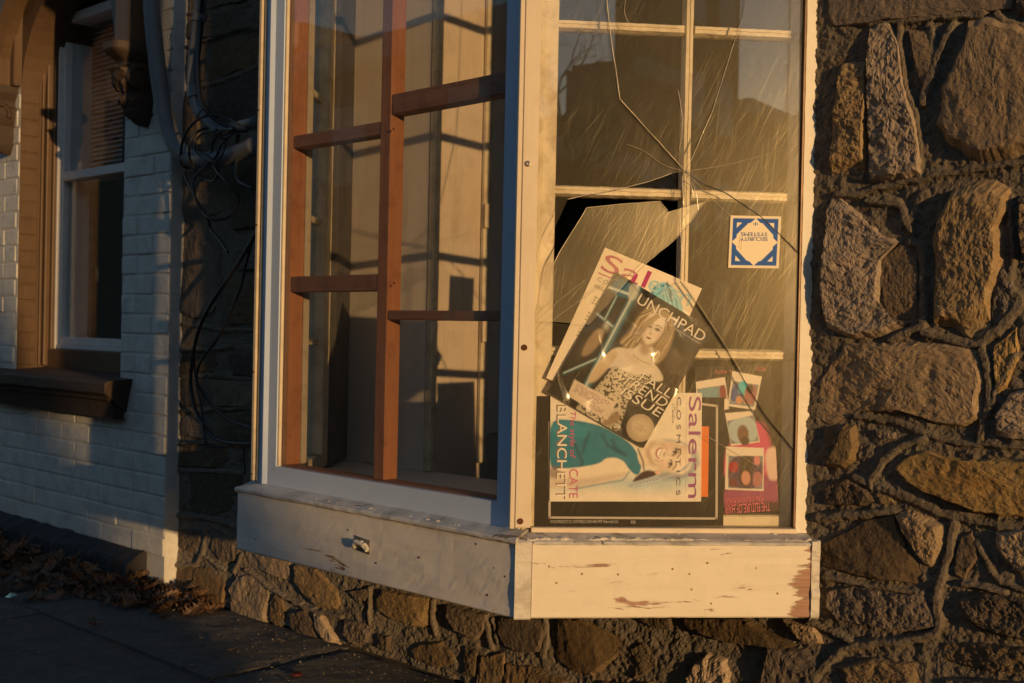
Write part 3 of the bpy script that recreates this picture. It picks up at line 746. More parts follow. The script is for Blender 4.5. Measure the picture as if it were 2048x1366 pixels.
mesh_obj('soffit', np.array(soff+top), [[4, 3, 2, 1, 0], [5, 6, 7, 8, 9]]+[[i, (i+1) % 5, 5+(i+1) % 5, 5+i] for i in range(5)], M['wpaint'], bay)
# bay floor, ceiling and roof
BIN = [(XL-0.035, YA+0.075), (AC[0]-0.04, YA+0.075), tuple(FL(SL, -0.10, 0)[:2]), (0.02, 0.14), (-1.74, 0.14)]
def prism(name, poly, z0, z1, mat, parent, **tags):
    k = len(poly); V = [(x, y, z0) for x, y in poly]+[(x, y, z1) for x, y in poly]
    a = sum(poly[i][0]*poly[(i+1) % k][1]-poly[(i+1) % k][0]*poly[i][1] for i in range(k))
    F = [list(range(k))[::-1], [k+i for i in range(k)]]+[[i, (i+1) % k, k+(i+1) % k, k+i] for i in range(k)]
    if a < 0: F = [f[::-1] for f in F]
    return mesh_obj(name, V, F, mat, parent, **tags)
prism('bay_floor', BIN, 0.47, 0.505, M['panel'], bay)
BOUT = [(XL-0.05, YA-0.05), (AC[0]+0.03, YA-0.05), tuple(FL(SL+0.03, 0.06, 0)[:2]), (0.06, 0.0), (-1.80, 0.0)]
prism('bay_ceiling', BIN, 2.24, 2.27, M['panel'], bay)
prism('bay_roof', BOUT, 2.275, 2.40, M['wpaint'], bay)
# ---- front storm window: mitred white aluminium frame round one big pane
OF = -0.058
OQ = -0.047
YF = YA-OQ                                               # frame face
DX = float(on_y(510, 700, YF)[0])+1.3358
x_out0, x_in0, x_in1, x_out1 = [float(on_y(p_, 700, YF)[0]) for p_ in (523, 556, 1000, 1044)]
z_f0, z_g0, z_g1, z_f1 = 0.510, 0.5565, 2.13, 2.20
def frame_bar(name, quad, b0, b1, parent, mat):         # quad in (x, z)
    return plate(name, FF, quad, b0, b1, mat, parent)
sw = empty('storm_window', (-0.87, YF, z_f0)); adopt(sw, bay)
FR = M['alu']
g = 0.0006
frame_bar('frame_bar', [(x_out0, z_f0), (x_out1, z_f0), (x_in1-g, z_g0), (x_in0+g, z_g0)], OQ-0.016, OQ, sw, FR)
frame_bar('frame_bar', [(x_out0, z_f1), (x_in0+g, z_g1), (x_in1-g, z_g1), (x_out1, z_f1)], OQ-0.016, OQ, sw, FR)
frame_bar('frame_bar', [(x_out0, z_f0+g), (x_in0, z_g0+g), (x_in0, z_g1-g), (x_out0, z_f1-g)], OQ-0.016, OQ, sw, FR)
frame_bar('frame_bar', [(x_out1, z_f0+g), (x_out1, z_f1-g), (x_in1, z_g1-g), (x_in1, z_g0+g)], OQ-0.016, OQ, sw, FR)
box('glass', FF, x_in0-0.008, x_in1+0.008, OQ-0.0145, OQ-0.0115, z_g0-0.006, z_g1+0.006, M['glass_front'], sw)
box('bead_strip', FF, x_in0+0.0003, x_in0+0.007, OQ-0.0110, OQ-0.003, z_g0+0.002, z_g1, M['strip_metal'], sw, bev=0.0015)
# bright channel strips down the far corner
for a_, w_, o_ in ((-1.339, 0.011, OQ+0.004), (-1.3265, 0.006, OQ-0.003), (-1.3185, 0.0045, OQ+0.001)):
    box('channel_strip', FF, a_+DX, a_+DX+w_, OQ-0.03, o_, 0.514, 2.22, M['strip_metal'], bay, bev=0.0015)
box('channel_backing', FF, -1.336+DX, x_out0-0.0005, OQ-0.05, OQ-0.0085, 0.512, 2.22, M['bronze'], bay)
for zz in (0.53, 0.78, 1.14, 1.42):
    V, F = lathe_geo((0, 0, 0), [(0.0035, -0.002), (0.0035, 0.0015), (0.002, 0.003)], 8)
    V = np.array([(-1.333+DX, YA-OQ-0.002, zz)])+V[:, [0, 2, 1]]*np.array([1, -1, 1])
    mesh_obj('screw', V, [f[::-1] for f in F], M['rust'], bay)
# corner post behind the storm frames
pc = [(x_out1+0.001, YF+0.004), (x_out1+0.006, YF+0.004), tuple(FL(0.020, OF-0.004, 0)[:2]), tuple(FL(0.055, OF-0.045, 0)[:2]), tuple(FL(0.03, OF-0.10, 0)[:2]), (-0.455, YF+0.075), (x_out1-0.03, YF+0.019), (x_out1+0.0005, YF+0.019)]
prism('corner_post', pc, 0.505, 2.24, M['sash'], bay)
pl_ = [(-1.300, YF+0.060), (-1.262, YF+0.085), tuple((LF.pt(0.06, -0.11, 0))[:2]), tuple((LF.pt(0.03, -0.055, 0))[:2]), (-1.328, YF+0.03)]
prism('corner_post', pl_, 0.505, 2.24, M['pale_board'], bay)
# ---- cracked storm pane on the near flank
flank = empty('flank_window', tuple(FL(0.29, OF, 0.51))); adopt(flank, bay)
ztop = 2.20
def sp(px, py, o=OF): return tuple(on_flank(px, py, o))
# cream metal strip with rusty screws on the street side; it stands proud of the front frame
box('edge_strip', SF, 0.001, 0.0315, OF-0.012, OF+0.004, 0.514, ztop, M['alu_side'], flank, bev=0.0015)
box('edge_flange', SF, -0.0085, 0.0005, OF-0.034, OF+0.002, 0.512, ztop, M['alu_side'], flank, bev=0.001)
box('bottom_strip', SF, 0.033, 0.562, OF-0.012, OF+0.003, 0.494, 0.5145, M['alu_side'], flank, bev=0.0015)
box('far_edge', SF, 0.5545, 0.5595, OF-0.015, OF-0.001, 0.516, ztop, M['bronze'], flank, bev=0.001)
wobbly_board('casing', SF, 0.5605, 0.592, -0.16, OF-0.003, 0.50, ztop, M['casing'], flank, step=0.008, seed=31)
for (px, py), m_ in (((1055, 328), 'steel'), ((1048, 695), 'rust'), ((1040, 1042), 'rust')):
    s_, z_ = sp(px, py)
    V, F = lathe_geo((0, 0, 0), [(0.0062, 0), (0.0058, 0.0022), (0.0035, 0.003), (0.0015, 0.0016)], 12)
    V = SF.pts(np.stack([s_+V[:, 0], OF+0.004+V[:, 2], z_+V[:, 1]], 1))
    mesh_obj('screw', V, [f[::-1] for f in F], M[m_], flank)
s_, z_ = 0.012, 0.503
V, F = lathe_geo((0, 0, 0), [(0.0062, 0), (0.0058, 0.0022), (0.0035, 0.003), (0.0015, 0.0016)], 12)
mesh_obj('screw', SF.pts(np.stack([s_+V[:, 0], -0.045+V[:, 2], z_+V[:, 1]], 1)), [f[::-1] for f in F], M['steel'], flank)
# the sheet, broken: shards meeting along the cracks
I0 = (1372, 342)
G1 = [(1074,-130),(1205,-130),(1215,0),(1222,70),(1240,196),(1300,262),I0,(1345,346),(1300,362),(1255,374),(1180,388),(1136,398),(1122,430),(1108,456),(1074,525)]
G2 = [(1205,-130),(1510,-130),(1486,33),(1464,103),(1425,226),(1384,318),I0,(1300,262),(1240,196),(1222,70),(1215,0)]
G3 = [(1510,-130),(1600,-130),(1598,505),(1552,459),(1511,422),(1454,386),(1413,369),(1380,351),I0,(1384,318),(1425,226),(1464,103),(1486,33)]
G4 = [I0,(1380,351),(1413,369),(1454,386),(1511,422),(1552,459),(1598,505),(1592,905),(1527,824),(1485,752),(1442,680),(1391,603),(1362,562),(1366,430)]
G5 = [(1074,640),(1090,604),(1106,530),(1140,470),(1175,415),(1240,408),(1322,402),(1338,424),(1376,412),(1411,403),(1385,440),(1345,485),(1300,520),(1262,556),(1215,612),(1180,650)]
G6 = [(1074,642),(1180,652),(1215,614),(1264,560),(1300,602),(1362,562),(1391,603),(1442,680),(1485,752),(1527,824),(1592,905),(1590,1062),(1066,1062)]
def shrink(poly, d):
    c = np.mean(poly, 0); return [tuple(np.array(p)-(np.array(p)-c)/max(1e-9, np.linalg.norm(np.array(p)-c))*d) for p in poly]
for G, off, dd in ((G1, 0.0, .0004), (G2, 0.0016, .0004), (G3, 0.0004, .0004), (G4, 0.0012, .0004), (G5, 0.0030, .0), (G6, -0.0016, .0004)):
    poly = [sp(*p) for p in G]
    poly = [(min(max(a, 0.030), 0.556), c) for a, c in poly]
    poly = [(a, ztop-0.01 if p[1] < -100 else c) for (a, c), p in zip(poly, G)]
    plate('glass_shard', SF, shrink(poly, dd), OF-0.010+off, OF-0.007+off, M['glass_shard'] if G is G5 else M['glass_side'], flank, edge_mat=M['glass_edge'])
# the main cracks, their glints and dark lines put into the colour
M['crack_pale'] = mat_plain('crack_glint_paint', (0.60, 0.52, 0.36), 0.2, 0, 0.3, 60, spec=0.8); M['crack_dark'] = mat_plain('dark_crack_face', (0.05, 0.04, 0.03), 0.2, 0, 0.3, 60, spec=0.8)
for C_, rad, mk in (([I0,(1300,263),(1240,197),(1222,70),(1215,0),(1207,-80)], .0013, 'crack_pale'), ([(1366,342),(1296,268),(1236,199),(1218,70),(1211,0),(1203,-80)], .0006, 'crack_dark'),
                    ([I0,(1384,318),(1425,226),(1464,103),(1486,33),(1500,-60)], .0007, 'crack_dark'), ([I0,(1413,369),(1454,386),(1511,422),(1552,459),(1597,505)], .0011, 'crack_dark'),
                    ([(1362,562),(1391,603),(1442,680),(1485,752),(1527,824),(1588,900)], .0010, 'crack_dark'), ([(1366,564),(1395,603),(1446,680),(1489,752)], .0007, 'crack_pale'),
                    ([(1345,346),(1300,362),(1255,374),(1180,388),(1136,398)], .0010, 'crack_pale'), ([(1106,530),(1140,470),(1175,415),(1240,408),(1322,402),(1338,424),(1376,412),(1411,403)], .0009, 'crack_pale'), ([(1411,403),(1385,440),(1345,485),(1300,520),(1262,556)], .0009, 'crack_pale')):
    P = np.array([FL(*((lambda q: (q[0], OF-0.0040, q[1]))(sp(*p)))) for p in C_]); P = np.vstack([a+(b_-a)*t for a, b_ in zip(P[:-1], P[1:]) for t in (0, .25, .5, .75)]+[P[-1:]])
    t = np.arange(len(P)); P += SD*(0.0011*vnoise(t*.9, t*0.0, seed=int(rad*1e5)))[:, None]
    V, F = tube_geo(P, rad, 5, rv=rad*(0.75+0.4*vnoise(t*1.3, t*0.0, seed=4))); mesh_obj('crack', V, F, M[mk], flank)
# fine hairline cracks running off the blow
for C_ in ([I0,(1330,330),(1290,302),(1255,288)], [I0,(1400,372),(1440,412),(1462,432)], [I0,(1450,330),(1520,312),(1598,292)], [(1361,430),(1364,500),(1361,560)], [(1366,352),(1368,440),(1364,560)],
           [(1074,668),(1130,622),(1200,575),(1250,548)], [(1074,640),(1120,600),(1170,560)], [I0,(1392,380),(1398,420)], [I0,(1384,372),(1388,392)], [(1260,-40),(1250,20),(1262,52)], [(1410,870),(1460,900),(1520,935)], [(1360,300),(1366,240),(1358,180)]):
    P = np.array([FL(*((lambda q: (q[0], OF-0.0050, q[1]))(sp(*p)))) for p in C_]); P = smooth_path(P, 6)
    V, F = tube_geo(P, 0.00055, 4)
    mesh_obj('crack', V, F, M['glass_edge'], flank)
# ---- the old sash behind it
OS = OF-0.0345
sash = empty('sash', tuple(FL(0.3, OS, 0.51))); adopt(sash, bay)
def sq(px, py): return on_flank(px, py, OS)
S0_, S1_ = 0.0655, 0.572
sm0, sm1 = sq(1362, 500)[0], sq(1378, 500)[0]
box('stile', SF, 0.028, S0_+0.006, OS-0.03, OS, 0.512, 2.2, M['sash'], sash, bev=0.003)
box('stile', SF, S1_-0.010, S1_+0.008, OS-0.03, OS, 0.512, 2.2, M['sash'], sash, bev=0.003)
def muntin(a0, a1, c0, c1, vertical, seed):
    # moulded bar: flat face with a putty slope on either side
    L = np.linspace(0, 1, 60); V = []
    hw = ((a1-a0) if vertical else (c1-c0))/2
    prof = [(-hw-0.003, -0.024), (-hw-0.002, -0.012), (-hw*0.86, -0.0018), (-hw*0.8, 0.0), (-hw*0.15, 0.0), (-hw*0.1, -0.0022), (hw*0.1, -0.0022), (hw*0.15, 0.0), (hw*0.8, 0.0), (hw*0.86, -0.0018), (hw+0.002, -0.012), (hw+0.003, -0.024)]
    for t in L:
        for i, (w, d) in enumerate(prof):
            wj = w+0.0006*float(vnoise(np.array([t*26.0]), np.array([i*3.0]), seed=seed)[0]); dj = d+0.0005*float(vnoise(np.array([t*30.0]), np.array([i*5.0]), seed=seed+2)[0])
            if vertical: V.append(((a0+a1)/2+wj, OS+dj, c0+(c1-c0)*t))
            else: V.append((a0+(a1-a0)*t, OS+dj, (c0+c1)/2+wj))
    k = len(prof); F = []
    for i in range(len(L)-1):
        for j in range(k): F.append([i*k+j, i*k+(j+1) % k, (i+1)*k+(j+1) % k, (i+1)*k+j])
    F += [list(range(k))[::-1], [(len(L)-1)*k+j for j in range(k)]]
    if not vertical: F = [f[::-1] for f in F]
    return mesh_obj('muntin', SF.pts(V), F, M['sash'], sash)
mz = [sq(1250, y)[1] for y in (53, 384)] + [sq(1490, 710)[1]]
hb = 0.0085
zrows = [0.5125]+[mz[2], mz[1], mz[0], mz[0]+(mz[0]-mz[1]), 2.19]
muntin(sm0, sm1, 0.515, 2.19, True, 1)
for i, z_ in enumerate(zrows[1:5]):
    muntin(S0_, sm0-0.003, z_-hb, z_+hb, False, 10+i); muntin(sm1+0.003, S1_-0.004, z_-hb, z_+hb, False, 20+i)
box('bottom_rail', SF, S0_+0.006, S1_-0.01, OS-0.03, OS-0.002, 0.512, 0.535, M['sash'], sash, bev=0.003)
for r_ in range(5):
    for (a0, a1, side) in ((S0_, sm0, 0), (sm1, S1_, 1)):
        if (r_ in (1,)) and side == 0: continue                       # the pane behind the hole is gone
        box('pane', SF, a0-0.002, a1+0.002, OS-0.020, OS-0.018, zrows[r_]+0.004, zrows[r_+1]-0.004, M['glass_sash'], sash)
# ---- far flank sash, seen through the front pane
fs = empty('far_sash', tuple(LF.pt(0.3, -0.09, 0.51))); adopt(fs, bay)
ol = -0.095
box('stile', LF, 0.02, 0.075, ol-0.035, ol, 0.512, 2.2, M['sash'], fs, bev=0.003)
box('stile', LF, 0.315, 0.412, ol-0.035, ol, 0.512, 2.2, M['sash'], fs, bev=0.004)
box('stile_mould', LF, 0.300, 0.3145, ol-0.045, ol-0.012, 0.552, 2.2, M['sash'], fs, bev=0.004)
box('dark_gap_board', LF, 0.414, 0.62, ol-0.05, ol+0.03, 0.512, 2.2, M['room'], fs, bev=0.003)  # dark board put in for the unlit gap past the far sash
for z_ in zrows[1:5]:
    box('muntin', LF, 0.0755, 0.2995, ol-0.0285, ol-0.0065, z_-0.009, z_+0.009, M['sash'], fs, bev=0.003)
box('bottom_rail', LF, 0.0755, 0.2995, ol-0.035, ol-0.002, 0.506, 0.55, M['sash'], fs, bev=0.003)
box('glass', LF, 0.07, 0.32, ol-0.018, ol-0.016, 0.52, 2.18, M['glass_sash'], fs)
box('storm_frame', LF, 0.0, 0.05, OF-0.03, OF, 0.51, 2.2, M['alu'], bay, bev=0.002)
box('storm_frame', LF, 0.36, 0.64, OF-0.03, OF, 0.51, 2.2, M['alu'], bay, bev=0.002)
# ---- boards closing the back of the bay
XB = -1.24; YB = 0.112
xa0 = float(on_y(652, 600, YB)[0])
box('back_panel', WF, xa0, XB-0.022, YB, YB+0.02, 0.506, 2.24, M['panel'], bay)
box('panel_edge', WF, XB-0.0215, XB+0.003, YB-0.0015, YB+0.021, 0.506, 2.24, M['sash'], bay, bev=0.004)
box('side_panel', WF, XB-0.02, XB, YB+0.022, 0.60, 0.30, 2.4, M['panel_b'], bay)
yc = float(on_x(957, 600, XB)[1])
box('door_casing', WF, XB+0.0005, XB+0.018, yc, yc+0.03, 0.52, 2.2, M['sash'], bay, bev=0.004)
box('door_stop', WF, XB+0.0005, XB+0.010, yc+0.0305, yc+0.30, 0.60, 2.15, M['panel'], bay, bev=0.003)
for zz in (1.18, 0.86):
    box('hinge', WF, XB+0.0185, XB+0.026, yc-0.004, yc+0.016, zz, zz+0.07, M['strip_metal'], bay, bev=0.003)
# dark room behind the wall
room = empty('room', (0.6, 1.5, 0.3)); adopt(room, wall)
for nm, a in (('room_floor', (-3.0, 3.5, 0.11, 4.0, 0.40, 0.466)), ('room_ceiling', (-3.0, 3.5, 0.302, 4.0, 2.42, 2.50)), ('room_wall', (-3.0, 3.5, 4.0, 4.1, 0.4, 2.5)), ('room_wall', (-3.1, -3.0, 0.3, 4.1, 0.4, 2.5)), ('room_wall', (3.5, 3.6, 0.3, 4.1, 0.4, 2.5))):
    box(nm, WF, *a, M['room'], room)
box('room_wall', WF, -3.0, XB-0.03, 0.135, 0.30, 0.4, 2.45, M['room'], room)
# nail heads and a taped patch on the aprons
for (px, py) in ((1098, 1133), (1164, 1088+60), (1236, 1149), (1345, 1138), (1379, 1148), (1415, 1126), (1512, 1136), (1383, 1179), (1555, 1187), (1113, 1166), (1422, 1207)):
    a_, c_ = on_flank(px, py, 0)
    V, F = lathe_geo((0, 0, 0), [(0.0024, -0.001), (0.0021, 0.0005), (0.0010, 0.0008)], 8)
    mesh_obj('nail_head', SF.pts(np.stack([a_+V[:, 0], V[:, 2], c_+V[:, 1]], 1)), [f[::-1] for f in F], M['stone'], bay)
for (px, py) in ((512, 1078), (470, 1030), (952, 1088), (1010, 1153), (975, 1190), (696, 1060), (988, 1136), (752, 1126), (838, 1115)):
    P = on_y(px, py, YA)
    V, F = lathe_geo((0, 0, 0), [(0.0024, -0.001), (0.0022, 0.0006), (0.0010, 0.001)], 8)
    mesh_obj('nail_head', FF.pts(np.stack([P[0]+V[:, 0], V[:, 2], P[2]+V[:, 1]], 1)), [f[::-1] for f in F], M['rust'], bay)
P = on_y(725, 1090, YA)
pt = plate('patch', FF, [(P[0]-.027, P[2]-.012), (P[0]+.026, P[2]-.017), (P[0]+.026, P[2]+.013), (P[0]-.022, P[2]+.018)], 0.0006, 0.0022, M['foil'], bay, label='small grey metal patch stuck on the front apron')
Q = smooth_path([(P[0]-.020, YA-.004, P[2]-.006), (P[0]-.012, YA-.010, P[2]+.006), (P[0]+.002, YA-.009, P[2]+.005), (P[0]+.016, YA-.008, P[2]+.002), (P[0]+.022, YA-.004, P[2]-.010)], 5)
V, F = tube_geo(Q, 0.006, 8); V += np.stack([vnoise(V[:, 0]*150, V[:, 2]*150, seed=i) for i in range(3)], 1)*0.002
mesh_obj('putty_lump', V, F, M['caulk'], pt)

# ------------------------------------------------------------------ lumber lattice behind the front pane
lat = empty('lumber_lattice', (-0.86, YF+0.05, 0.506), 'rough lattice of reddish lumber standing behind the front pane', 'lattice')
YL0 = YF+0.019; YL1 = YL0+0.038                          # lumber from front to back
def lx(px, py=600): return float(on_y(px, py, YL0)[0])
def lz(px, py): return float(on_y(px, py, YL0)[2])
fx = Frame((0, 0, 0), (1, 0, 0), (0, 1, 0))
xp0 = lx(754); xp1 = xp0+0.036
xq0 = -1.257+DX; xq1 = xq0+0.036
zr = 0.548
box('rail', fx, xq0, x_in1+0.024, YL0, YL1, 0.5075, zr+0.012, M['lumber_h'], lat, bev=0.002)
box('post', fx, xp0, xp1, YL0-0.001, YL1+0.001, zr+0.0125, 2.2, M['lumber_v'], lat, bev=0.002)
box('post', fx, xq0, xq1, YL0-0.001, YL1+0.001, zr+0.0125, 2.2, M['lumber_v'], lat, bev=0.002)
box('backing_post', fx, xq0-0.002, xq0+0.034, YL1+0.004, YL1+0.022, zr+0.0125, 2.2, M['pale_board'], lat, bev=0.002)
def rail(x0, x1, pxa, dz, droop=0.0):
    z = lz(*pxa)
    V, F = box_geo(fx, x0, x1, YL0, YL1, z, z+dz, 0.002)
    V[:, 2] += droop*(V[:, 0]-x0)
    mesh_obj('rail', V, F, M['lumber_h'], lat)
rail(xq1+0.001, xp0-0.001, (650, 287), 0.030); rail(xq1+0.001, xp0-0.001, (660, 583), 0.037); rail(xp1+0.001, x_in1+0.02, (890, 211), 0.044, 0.01); rail(xp1+0.001, x_in1+0.02, (880, 641), 0.021)
for px, py in ((787, 258), (781, 262), (788, 566), (781, 572)):
    P = on_x(px, py, xp1+0.0005); V, F = lathe_geo((0, 0, 0), [(0.003, 0), (0.0028, 0.0006)], 8)
    mesh_obj('screw', np.stack([P[0]+V[:, 2], P[1]+V[:, 0], P[2]+V[:, 1]], 1), F, M['rust'], lat)

# ------------------------------------------------------------------ the painted brick house on the left
XH = -2.392                                              # its right-hand corner
house = empty('brick_house', (-3.4, 0.3, 0), 'white painted brick house with brown arched window surround beside the bay', 'house')
WX0, WX1, WZ0 = -3.547, -2.707, 0.715                   # window opening
WZS = 1.78; WR = (WX1-WX0)/2; WCX = (WX0+WX1)/2         # springing and radius of its arch
BH = -0.014                                             # brick face
CH = 0.0672; BL = 0.2134; JT = 0.0065
def brick_mesh(w, h, seed):
    bm = bmesh.new(); d = 0.05
    V, F = box_geo(Frame((0, 0, 0), (1, 0, 0), (0, 1, 0)), -w/2, w/2, 0, d, 0, h, 0.0045, 2)
    me = bpy.data.meshes.new('brick')
    r = np.random.default_rng(seed)
    fr_ = V[:, 1] < 0.01
    V[:, 1] += np.where(fr_, 0.0016*vnoise(V[:, 0]*40+seed*3, V[:, 2]*60, seed=seed), 0)
    V[:, 0] += 0.0014*vnoise(V[:, 0]*50, V[:, 2]*70+seed, seed=seed+1); V[:, 2] += 0.0014*vnoise(V[:, 0]*30+seed, V[:, 2]*50, seed=seed+2)
    me.from_pydata(V.tolist(), [], F); me.update(); me.materials.append(M['brick'])
    return me
STR = [brick_mesh(BL-JT, CH-JT, i) for i in range(5)]; HDR = [brick_mesh(0.1067-JT, CH-JT, 20+i) for i in range(3)]
cutm = {}
def lay(x0, x1, z, k):
    w = x1-x0
    if w < 0.03: return
    if abs(w-BL) < 0.002: me = STR[k % 5]
    elif abs(w-0.1067) < 0.002: me = HDR[k % 3]
    else:
        key = round(w, 3)
        if key not in cutm: cutm[key] = brick_mesh(key-JT, CH-JT, 50+len(cutm))
        me = cutm[key]
    o = copy_piece(me, ((x0+x1)/2, BH+random.uniform(-.0022, .0018), z+JT/2), house, 'brick')
    o.rotation_euler = (random.uniform(-.012, .012), random.uniform(-.009, .009), random.uniform(-.010, .010))
HZ = float(on_y(265, 85, -0.10)[2])
def opening_at(z):                                       # width of the window hole at height z
    if z+CH*0.5 < WZ0-0.12 or z > WZS+WR: return None
    if z < WZ0: return (WX0-0.16, WX1+0.075)             # the sill stone
    if z < HZ-CH*0.6: return (WX0, WX1)
    return (WX0-0.16, WX1+0.16)
    hw = math.sqrt(max(0, WR**2-(z+CH-WZS)**2))
    return (WCX-hw, WCX+hw)
row = 0; z = 0.118
while z < 2.25:
    x = XH
    first = True
    header = (row % 6 == 3)
    op = opening_at(z)
    k = row
    while x > -4.25:
        w = 0.1067 if (header or (first and row % 2)) else BL
        x0 = x-w; first = False; k += 1
        segs = [(x0, x)]
        if op:
            segs = []
            if x > op[1]: segs.append((max(x0, op[1]), x))
            if x0 < op[0]: segs.append((x0, min(x, op[0])))
        for a, b_ in segs: lay(a, b_, z, k)
        x = x0
    z += CH; row += 1
def house_slab(name, x0, x1, y0, y1, z0, z1, mat): return box(name, WF, x0, x1, y0, y1, z0, z1, mat, house)
house_slab('joint_bed', WX1-0.001, XH-0.001, BH+0.0034, 0.30, 0.0, 5.2, M['brickmortar'])
house_slab('joint_bed', -8.0, WX0, BH+0.0034, 0.30, 0.0, 5.2, M['brickmortar'])
house_slab('joint_bed', WX0, WX1, BH+0.0034, 0.30, 0.0, WZ0-0.02, M['brickmortar'])
# arch head filling above the opening
n = 24; arc = [(WCX-WR*math.cos(math.pi*i/n), WZS+WR*math.sin(math.pi*i/n)) for i in range(n+1)]
V = []; F = []
for i, (x, z_) in enumerate(arc):
    V += [(x, BH+0.0035, z_), (x, BH+0.0035, 5.2), (x, 0.30, z_), (x, 0.30, 5.2)]
for i in range(n):
    a = i*4; F += [[a, a+4, a+5, a+1], [a+2, a+3, a+7, a+6], [a, a+2, a+6, a+4]]
mesh_obj('arch_head', V, F, M['brown'], house)
house_slab('house_body', -8.0, XH-0.02, 0.55, 7.0, 0.0, 5.2, M['room'])
# painted brown reveal: courses of brick on the jamb that faces the sun
for i in range(17):
    z_ = WZ0+i*CH*0.97
    o = box('jamb_brick', WF, WX0-0.03, WX0+0.004+random.uniform(-.0008, .0012), BH+0.004, 0.065, z_+0.0025, z_+CH*0.97-0.002, M['brown'], house, bev=0.003)
house_slab('reveal', WX0-0.02, WX0+0.001, BH+0.004, 0.20, WZ0-0.02, WZS+0.01, M['brown'])
box('mould', WF, WX0+0.0015, WX0+0.014, 0.072, 0.082, WZ0, 2.2, M['brown'], house, bev=0.004, seg=2)
box('mould', WF, WX0+0.0015, WX0+0.026, 0.0865, 0.20, WZ0, 2.2, M['brown'], house, bev=0.006, seg=2)
box('mould', WF, WX0+0.0265, WX0+0.046, 0.106, 0.20, WZ0, 2.2, M['brown'], house, bev=0.005, seg=2)
# sash window
win = empty('window', (WCX, 0.2, WZ0)); adopt(win, house)
yw = 0.124; wx0 = WX0+0.047; wx1 = WX1+0.08
def wz(px, py): return float(on_y(px, py, yw)[2])
zb_, zm_, zt_ = wz(180, 690), wz(190, 341), wz(190, 18)
box('sub_sill', WF, wx0-0.08, wx1, yw-0.02, 0.25, WZ0-0.01, zb_-0.022, M['brown'], win, bev=0.003)
box('frame_side', WF, wx0, wx0+0.012, yw-0.006, 0.25, zb_-0.021, zt_+0.3, M['vinyl'], win, bev=0.002)
box('frame_side', WF, wx0+0.0125, wx0+0.026, yw+0.012, 0.25, zb_-0.02, zt_+0.3, M['vinyl'], win, bev=0.002)
box('frame_foot', WF, wx0+0.0265, wx1, yw-0.004, 0.25, zb_-0.021, zb_-0.004, M['vinyl'], win, bev=0.002)
box('bottom_rail', WF, wx0+0.027, wx1, yw+0.008, 0.22, zb_-0.003, zb_+0.026, M['vinyl'], win, bev=0.002)
box('meeting_rail', WF, wx0+0.027, wx1, yw+0.004, 0.22, zm_-0.020, zm_+0.014, M['vinyl'], win, bev=0.003)
box('head_rail', WF, wx0+0.027, wx1, yw+0.004, 0.24, zt_-0.018, zt_+0.02, M['vinyl'], win, bev=0.003)
box('pane', WF, wx0+0.026, wx1, yw+0.030, yw+0.034, zb_+0.02, zm_-0.015, M['glass_house'], win)
box('pane', WF, wx0+0.026, wx1, yw+0.0405, yw+0.0445, zm_+0.01, zt_-0.012, M['glass_house'], win)
box('frame_side', WF, wx1+0.001, wx1+0.03, yw-0.006, 0.25, zb_-0.02, zt_+0.3, M['vinyl'], win)
sl = []
zz = zm_-0.03
while zz < zt_:
    V, F = box_geo(WF, wx0+0.12, wx1-0.01, 0, 0.022, 0, 0.0012)
    V[:, 2] += (V[:, 1])*0.75+zz; V[:, 1] += yw+0.075; sl.append((V, F)); zz += 0.0185
V, F = join_geo(sl); mesh_obj('blind_slats', V, F, M['blind'], win, kind='stuff')
box('room_back', WF, -3.9, XH-0.06, 0.52, 0.54, 0.0, 3.0, M['room'], win)
house_slab('side_return', XH-0.018, XH-0.0012, 0.302, 6.9, 0.0, 5.2, M['brickmortar'])
# brownstone sill with moulded underside
def profile_run(name, prof, x0, x1, mat, parent, step=0.03, amp=0.0015, seed=1, taper=None):
    n = int((x1-x0)/step)+1; k = len(prof); V = []
    for i in range(n+1):
        for (y, z_) in prof: V.append((x0+(x1-x0)*i/n, y, z_))
    V = np.array(V)
    if taper is not None:                                # returns narrow with the profile at the ends
        for e, sgn in ((x0, 1), (x1, -1)):
            m = np.isclose(V[:, 0], e); V[m, 0] += sgn*(np.array(taper)[np.arange(len(V))[m] % k])
    V[:, 1] += amp*fbm(V[:, 0]*20, V[:, 2]*30, octaves=3, seed=seed); V[:, 2] += amp*fbm(V[:, 0]*20, V[:, 1]*30+4, octaves=3, seed=seed+3)
    F = []
    for i in range(n):
        for j in range(k): F.append([i*k+j, (i+1)*k+j, (i+1)*k+(j+1) % k, i*k+(j+1) % k])
    F += [list(range(k))[::-1], [n*k+j for j in range(k)]]
    F = [f[::-1] for f in F]
    return mesh_obj(name, V, F, mat, parent)
sz = 0.712
profile_run('sill', [(0.19, sz+0.005), (-0.10, sz-0.018), (-0.115, sz-0.026), (-0.115, sz-0.058), (-0.105, sz-0.066), (-0.092, sz-0.070), (-0.090, sz-0.082), (-0.078, sz-0.090), (-0.066, sz-0.125), (-0.060, sz-0.148), (0.02, sz-0.152), (0.19, sz-0.10)],
            WX0-0.16, WX1+0.085, M['brownstone'], house, seed=4, taper=[0, 0, 0, 0, .008, .02, .022, .034, .046, .052, .05, 0])
# dark plinth
profile_run('plinth', [(0.05, 0.140), (-0.035, 0.118), (-0.075, 0.098), (-0.082, 0.085), (-0.088, -0.05), (0.05, -0.05)], -6.5, -2.505, M['plinth'], house, step=0.02, amp=0.006, seed=9)
